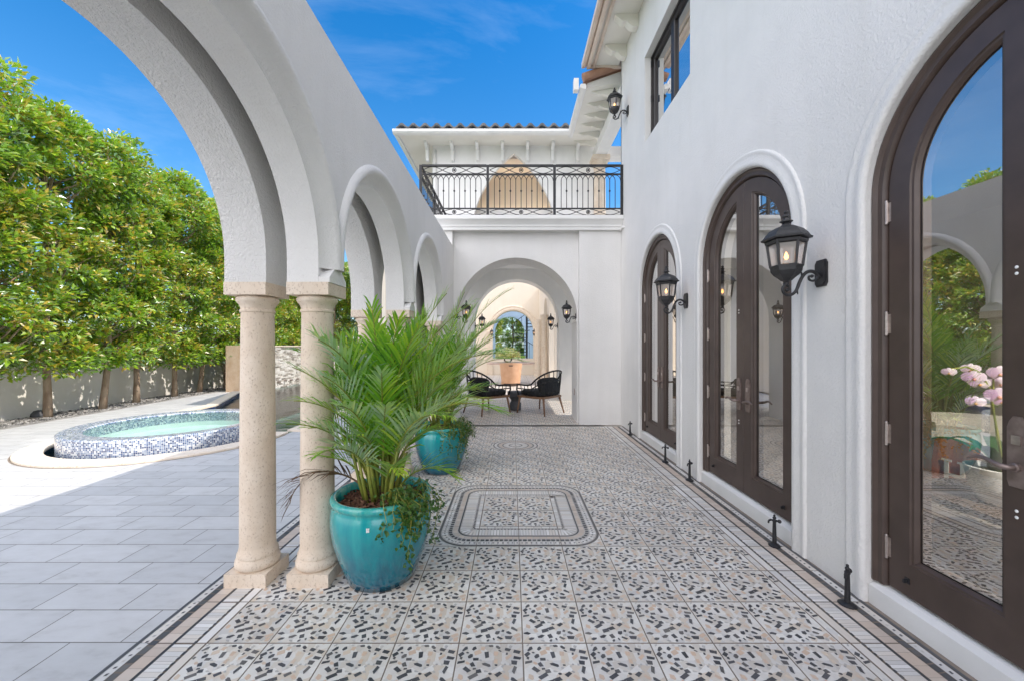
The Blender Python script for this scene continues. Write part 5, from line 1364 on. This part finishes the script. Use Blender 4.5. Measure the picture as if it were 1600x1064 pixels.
stem2 = [Vector((0.01,0.0,0.17)),Vector((0.0,0.03,0.36)),Vector((-0.02,0.03,0.54)),Vector((-0.02,0.03,0.68)),Vector((-0.03,0.02,0.75))]
m.tube(stem, 0.005, 6); m.tube(stem2, 0.004, 6); m.build('flower_stem', PALMSTEM, orc, smooth=True)
fpos = [(-.27,.03,.73,.62),(-.165,.0,.70,.95),(-.125,.05,.745,.8),(-.03,-.01,.725,1.0),(.02,.03,.665,.9),(-.085,.04,.665,.85),(-.085,-.05,.605,1.1),(-.155,.0,.565,.8),(-.01,.0,.57,.85)]
for (x, y, z, s) in fpos:
    m = local(); c = Vector((x,y,z)); nrm = Vector((-0.7,-0.72,0.05)).normalized(); u = nrm.cross(Vector((0,0,1))).normalized(); v = u.cross(nrm)
    for a, L, W in ((90,.042,.034),(15,.05,.055),(165,.05,.055),(215,.040,.030),(325,.040,.030)):
        d = u*math.cos(R(a)) + v*math.sin(R(a)); sdv = d.cross(nrm).normalized(); pts = []
        for k in range(10):
            t = 2*PI*k/10; pts.append(c + d*s*L*(0.55+0.5*math.cos(t)) + sdv*s*W*0.5*math.sin(t) + nrm*(0.004-0.010*(0.5+0.5*math.cos(t))))
        m.add([c+d*s*L*.55+nrm*.004] + pts, [(0,1+k,1+(k+1)%10) for k in range(10)], 0)
    m.ball(c+nrm*0.008-v*0.008, 0.009*s, 6, 5, mi=1)
    m.build('blossom', [PETAL, LIP], orc, smooth=True, fix=False)
# armchair with throw
ac = thing('lounge_chair', 'pale upholstered chair seen through the nearest door', 'armchair', (3.9,3.3,0.126))
m = MB(); m.lathe([(0.02,0.25),(0.43,0.25),(0.46,0.32),(0.47,0.72),(0.43,0.79),(0.36,0.76),(0.345,0.53)], (3.92,3.25,0), 36, R(-100), R(170)); m.build('backrest', LINEN, ac, smooth=True, autos=50)
m = MB(); m.lathe([(0.02,0.30),(0.33,0.30),(0.35,0.36),(0.35,0.46),(0.31,0.51),(0.02,0.52)], (3.92,3.25,0), 30); m.build('seat', LINEN, ac, smooth=True, autos=50)
for x in (3.68,4.14):
    for y in (3.0,3.48):
        m = MB(); m.box(x,x+.04,y,y+.04,0.127,0.25); m.build('leg', DARKWOOD, ac)
th = thing('throw_blanket', 'pale and rust coloured throw with a large letter H on the chair', 'blanket', (3.42,3.1,0.3))
fth = lambda a, z, o: (3.44-o+0.10*math.sin(z*2.2)*0, a, z)
m = MB(); rings = [[fth(2.88+0.85*i/14, z, 0.02+0.012*math.sin(i*1.3)) for i in range(15)] for z in (0.30,0.45,0.60,0.72)]
rings2 = [[(3.44+0.25, 2.88+0.85*i/14, 0.75) for i in range(15)], [(4.1, 2.88+0.85*i/14, 0.72) for i in range(15)]]
m.loft(rings+rings2, closed=False); m.build('cloth', LINEN, th, smooth=True, fix=False)
m = MB(); rings = [[fth(2.92+0.045*i+0.14*(0.75-z), z, 0.038+0.005*math.sin(i*1.3)) for i in range(8)] for z in (0.31,0.45,0.60,0.735)]
m.loft(rings, closed=False); m.build('rust_band', RUST, th, fix=False)
m = MB()
for (a0_, a1_, z0_, z1_) in ((3.02,3.05,.36,.56),(3.13,3.16,.36,.56),(3.05,3.13,.45,.472),(3.00,3.07,.345,.36),(3.11,3.18,.345,.36),(3.00,3.07,.56,.575),(3.11,3.18,.56,.575)):
    m.prism([(a0_,z0_),(a1_,z0_),(a1_,z1_),(a0_,z1_)], fth, 0.048, 0.054)
m.build('letter', LINEN, th)
th.location.y -= 0.075; th.location.z -= 0.05
pic = thing('wall_picture', 'framed dark landscape picture on the inner wall of the house', 'picture', (6.55,3.2,1.6))
m = MB(); m.box(6.56,6.598,2.5,3.9,1.2,2.1); m.build('frame', DARKWOOD, pic)
m = MB(); m.box(6.55,6.5595,2.56,3.84,1.26,2.04); m.build('canvas', mk('painted_canvas', (0.10,0.14,0.20), (0.35,0.30,0.25), ns=3, rough=0.7), pic)

# ------------------------------------------------------------------ world, sun, camera
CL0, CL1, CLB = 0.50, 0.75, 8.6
sc = bpy.context.scene
w = bpy.data.worlds.new('World'); sc.world = w; w.use_nodes = True; nt = w.node_tree; nt.nodes.clear()
sky = N(nt, 'ShaderNodeTexSky'); sky.sky_type = 'NISHITA'; sky.sun_disc = False
sky.sun_elevation = math.asin(SUN_TO.z); sky.sun_rotation = math.atan2(SUN_TO.x, SUN_TO.y)
sky.altitude = 0; sky.air_density = 1.0; sky.dust_density = 0.7; sky.ozone_density = 2.5
hs = N(nt, 'ShaderNodeHueSaturation'); hs.inputs['Saturation'].default_value = 1.48; hs.inputs['Hue'].default_value = 0.5; hs.inputs["Value"].default_value = 0.81
nt.links.new(sky.outputs[0], hs.inputs['Color'])
tc = N(nt, 'ShaderNodeTexCoord'); mp = N(nt, 'ShaderNodeMapping'); mp.inputs['Scale'].default_value = (1.3,2.6,6.0); mp.inputs['Rotation'].default_value = (0.1,0.15,0.5)
nt.links.new(tc.outputs['Generated'], mp.inputs['Vector'])
cn = N(nt, 'ShaderNodeTexNoise'); cn.inputs['Scale'].default_value = 1.3; cn.inputs['Detail'].default_value = 8; cn.inputs['Roughness'].default_value = 0.6; cn.inputs['Distortion'].default_value = 0.5
nt.links.new(mp.outputs[0], cn.inputs['Vector'])
cr = ramp(nt, [(0.50,(0,0,0)),(0.85,(0.14,0.14,0.14))]); nt.links.new(cn.outputs['Fac'], cr.inputs['Fac'])
mx0 = N(nt, 'ShaderNodeMixRGB'); mx0.inputs['Color2'].default_value = (5.5,6.0,6.6,1)
nt.links.new(cr.outputs['Color'], mx0.inputs['Fac']); szz = N(nt, 'ShaderNodeSeparateXYZ'); nt.links.new(tc.outputs['Generated'], szz.inputs[0])
iz = N(nt, 'ShaderNodeMath', operation='SUBTRACT', use_clamp=True); iz.inputs[0].default_value = 1; nt.links.new(szz.outputs['Z'], iz.inputs[1])
pz = N(nt, 'ShaderNodeMath', operation='POWER'); pz.inputs[1].default_value = 2.6; nt.links.new(iz.outputs[0], pz.inputs[0])
qz = N(nt, 'ShaderNodeMath', operation='MULTIPLY'); qz.inputs[1].default_value = 0.5; nt.links.new(pz.outputs[0], qz.inputs[0])
mh = N(nt, 'ShaderNodeMixRGB'); mh.inputs['Color2'].default_value = (1.7,2.6,3.5,1); nt.links.new(qz.outputs[0], mh.inputs['Fac']); nt.links.new(hs.outputs[0], mh.inputs['Color1'])
nt.links.new(mh.outputs['Color'], mx0.inputs['Color1'])
# bright cloud bank added in the unseen southern sky behind the camera, as fill light
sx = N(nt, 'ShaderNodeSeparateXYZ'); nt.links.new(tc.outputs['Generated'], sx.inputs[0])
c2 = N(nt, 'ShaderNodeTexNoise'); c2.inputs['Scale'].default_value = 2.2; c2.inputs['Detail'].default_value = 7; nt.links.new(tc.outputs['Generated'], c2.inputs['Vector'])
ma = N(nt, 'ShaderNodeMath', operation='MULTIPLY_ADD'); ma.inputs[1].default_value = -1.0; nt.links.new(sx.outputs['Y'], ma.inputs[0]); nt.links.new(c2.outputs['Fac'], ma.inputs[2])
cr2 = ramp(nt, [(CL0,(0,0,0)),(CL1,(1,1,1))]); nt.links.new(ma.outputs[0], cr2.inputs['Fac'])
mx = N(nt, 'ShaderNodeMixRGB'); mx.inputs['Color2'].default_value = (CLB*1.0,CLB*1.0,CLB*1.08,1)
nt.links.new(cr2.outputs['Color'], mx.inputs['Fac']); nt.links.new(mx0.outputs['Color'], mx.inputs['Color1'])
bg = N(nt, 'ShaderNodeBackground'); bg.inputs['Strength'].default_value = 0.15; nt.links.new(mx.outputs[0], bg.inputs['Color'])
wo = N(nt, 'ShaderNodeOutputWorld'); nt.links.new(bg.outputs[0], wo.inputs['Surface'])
sl = bpy.data.lights.new('sun', 'SUN'); sl.energy = 2.2; sl.angle = R(0.5); sl.color = (1.0,0.92,0.82)
so = bpy.data.objects.new('sun', sl); C.objects.link(so); so.rotation_euler = (-SUN_TO).to_track_quat('-Z','Y').to_euler(); so.location = (20,-3,25)
cam = bpy.data.cameras.new('camera'); cam.sensor_width = 36; cam.lens = 615/1600*36; cam.shift_y = 0.005; cam.clip_end = 2000; cam.clip_start = 0.05
co = bpy.data.objects.new('camera', cam); C.objects.link(co); co.location = (0,0,H); co.rotation_euler = (R(90),0,0); sc.camera = co
sc.view_settings.view_transform = 'Standard'; sc.view_settings.look = 'None'; sc.view_settings.gamma = 1; sc.view_settings.exposure = 1.02; sc.view_settings.use_curve_mapping = False
sc.cycles.max_bounces = 10; sc.cycles.diffuse_bounces = 6; sc.cycles.glossy_bounces = 5; sc.cycles.transparent_max_bounces = 12; sc.cycles.sample_clamp_indirect = 6
try: sc.cycles.use_denoising = True
except Exception: pass
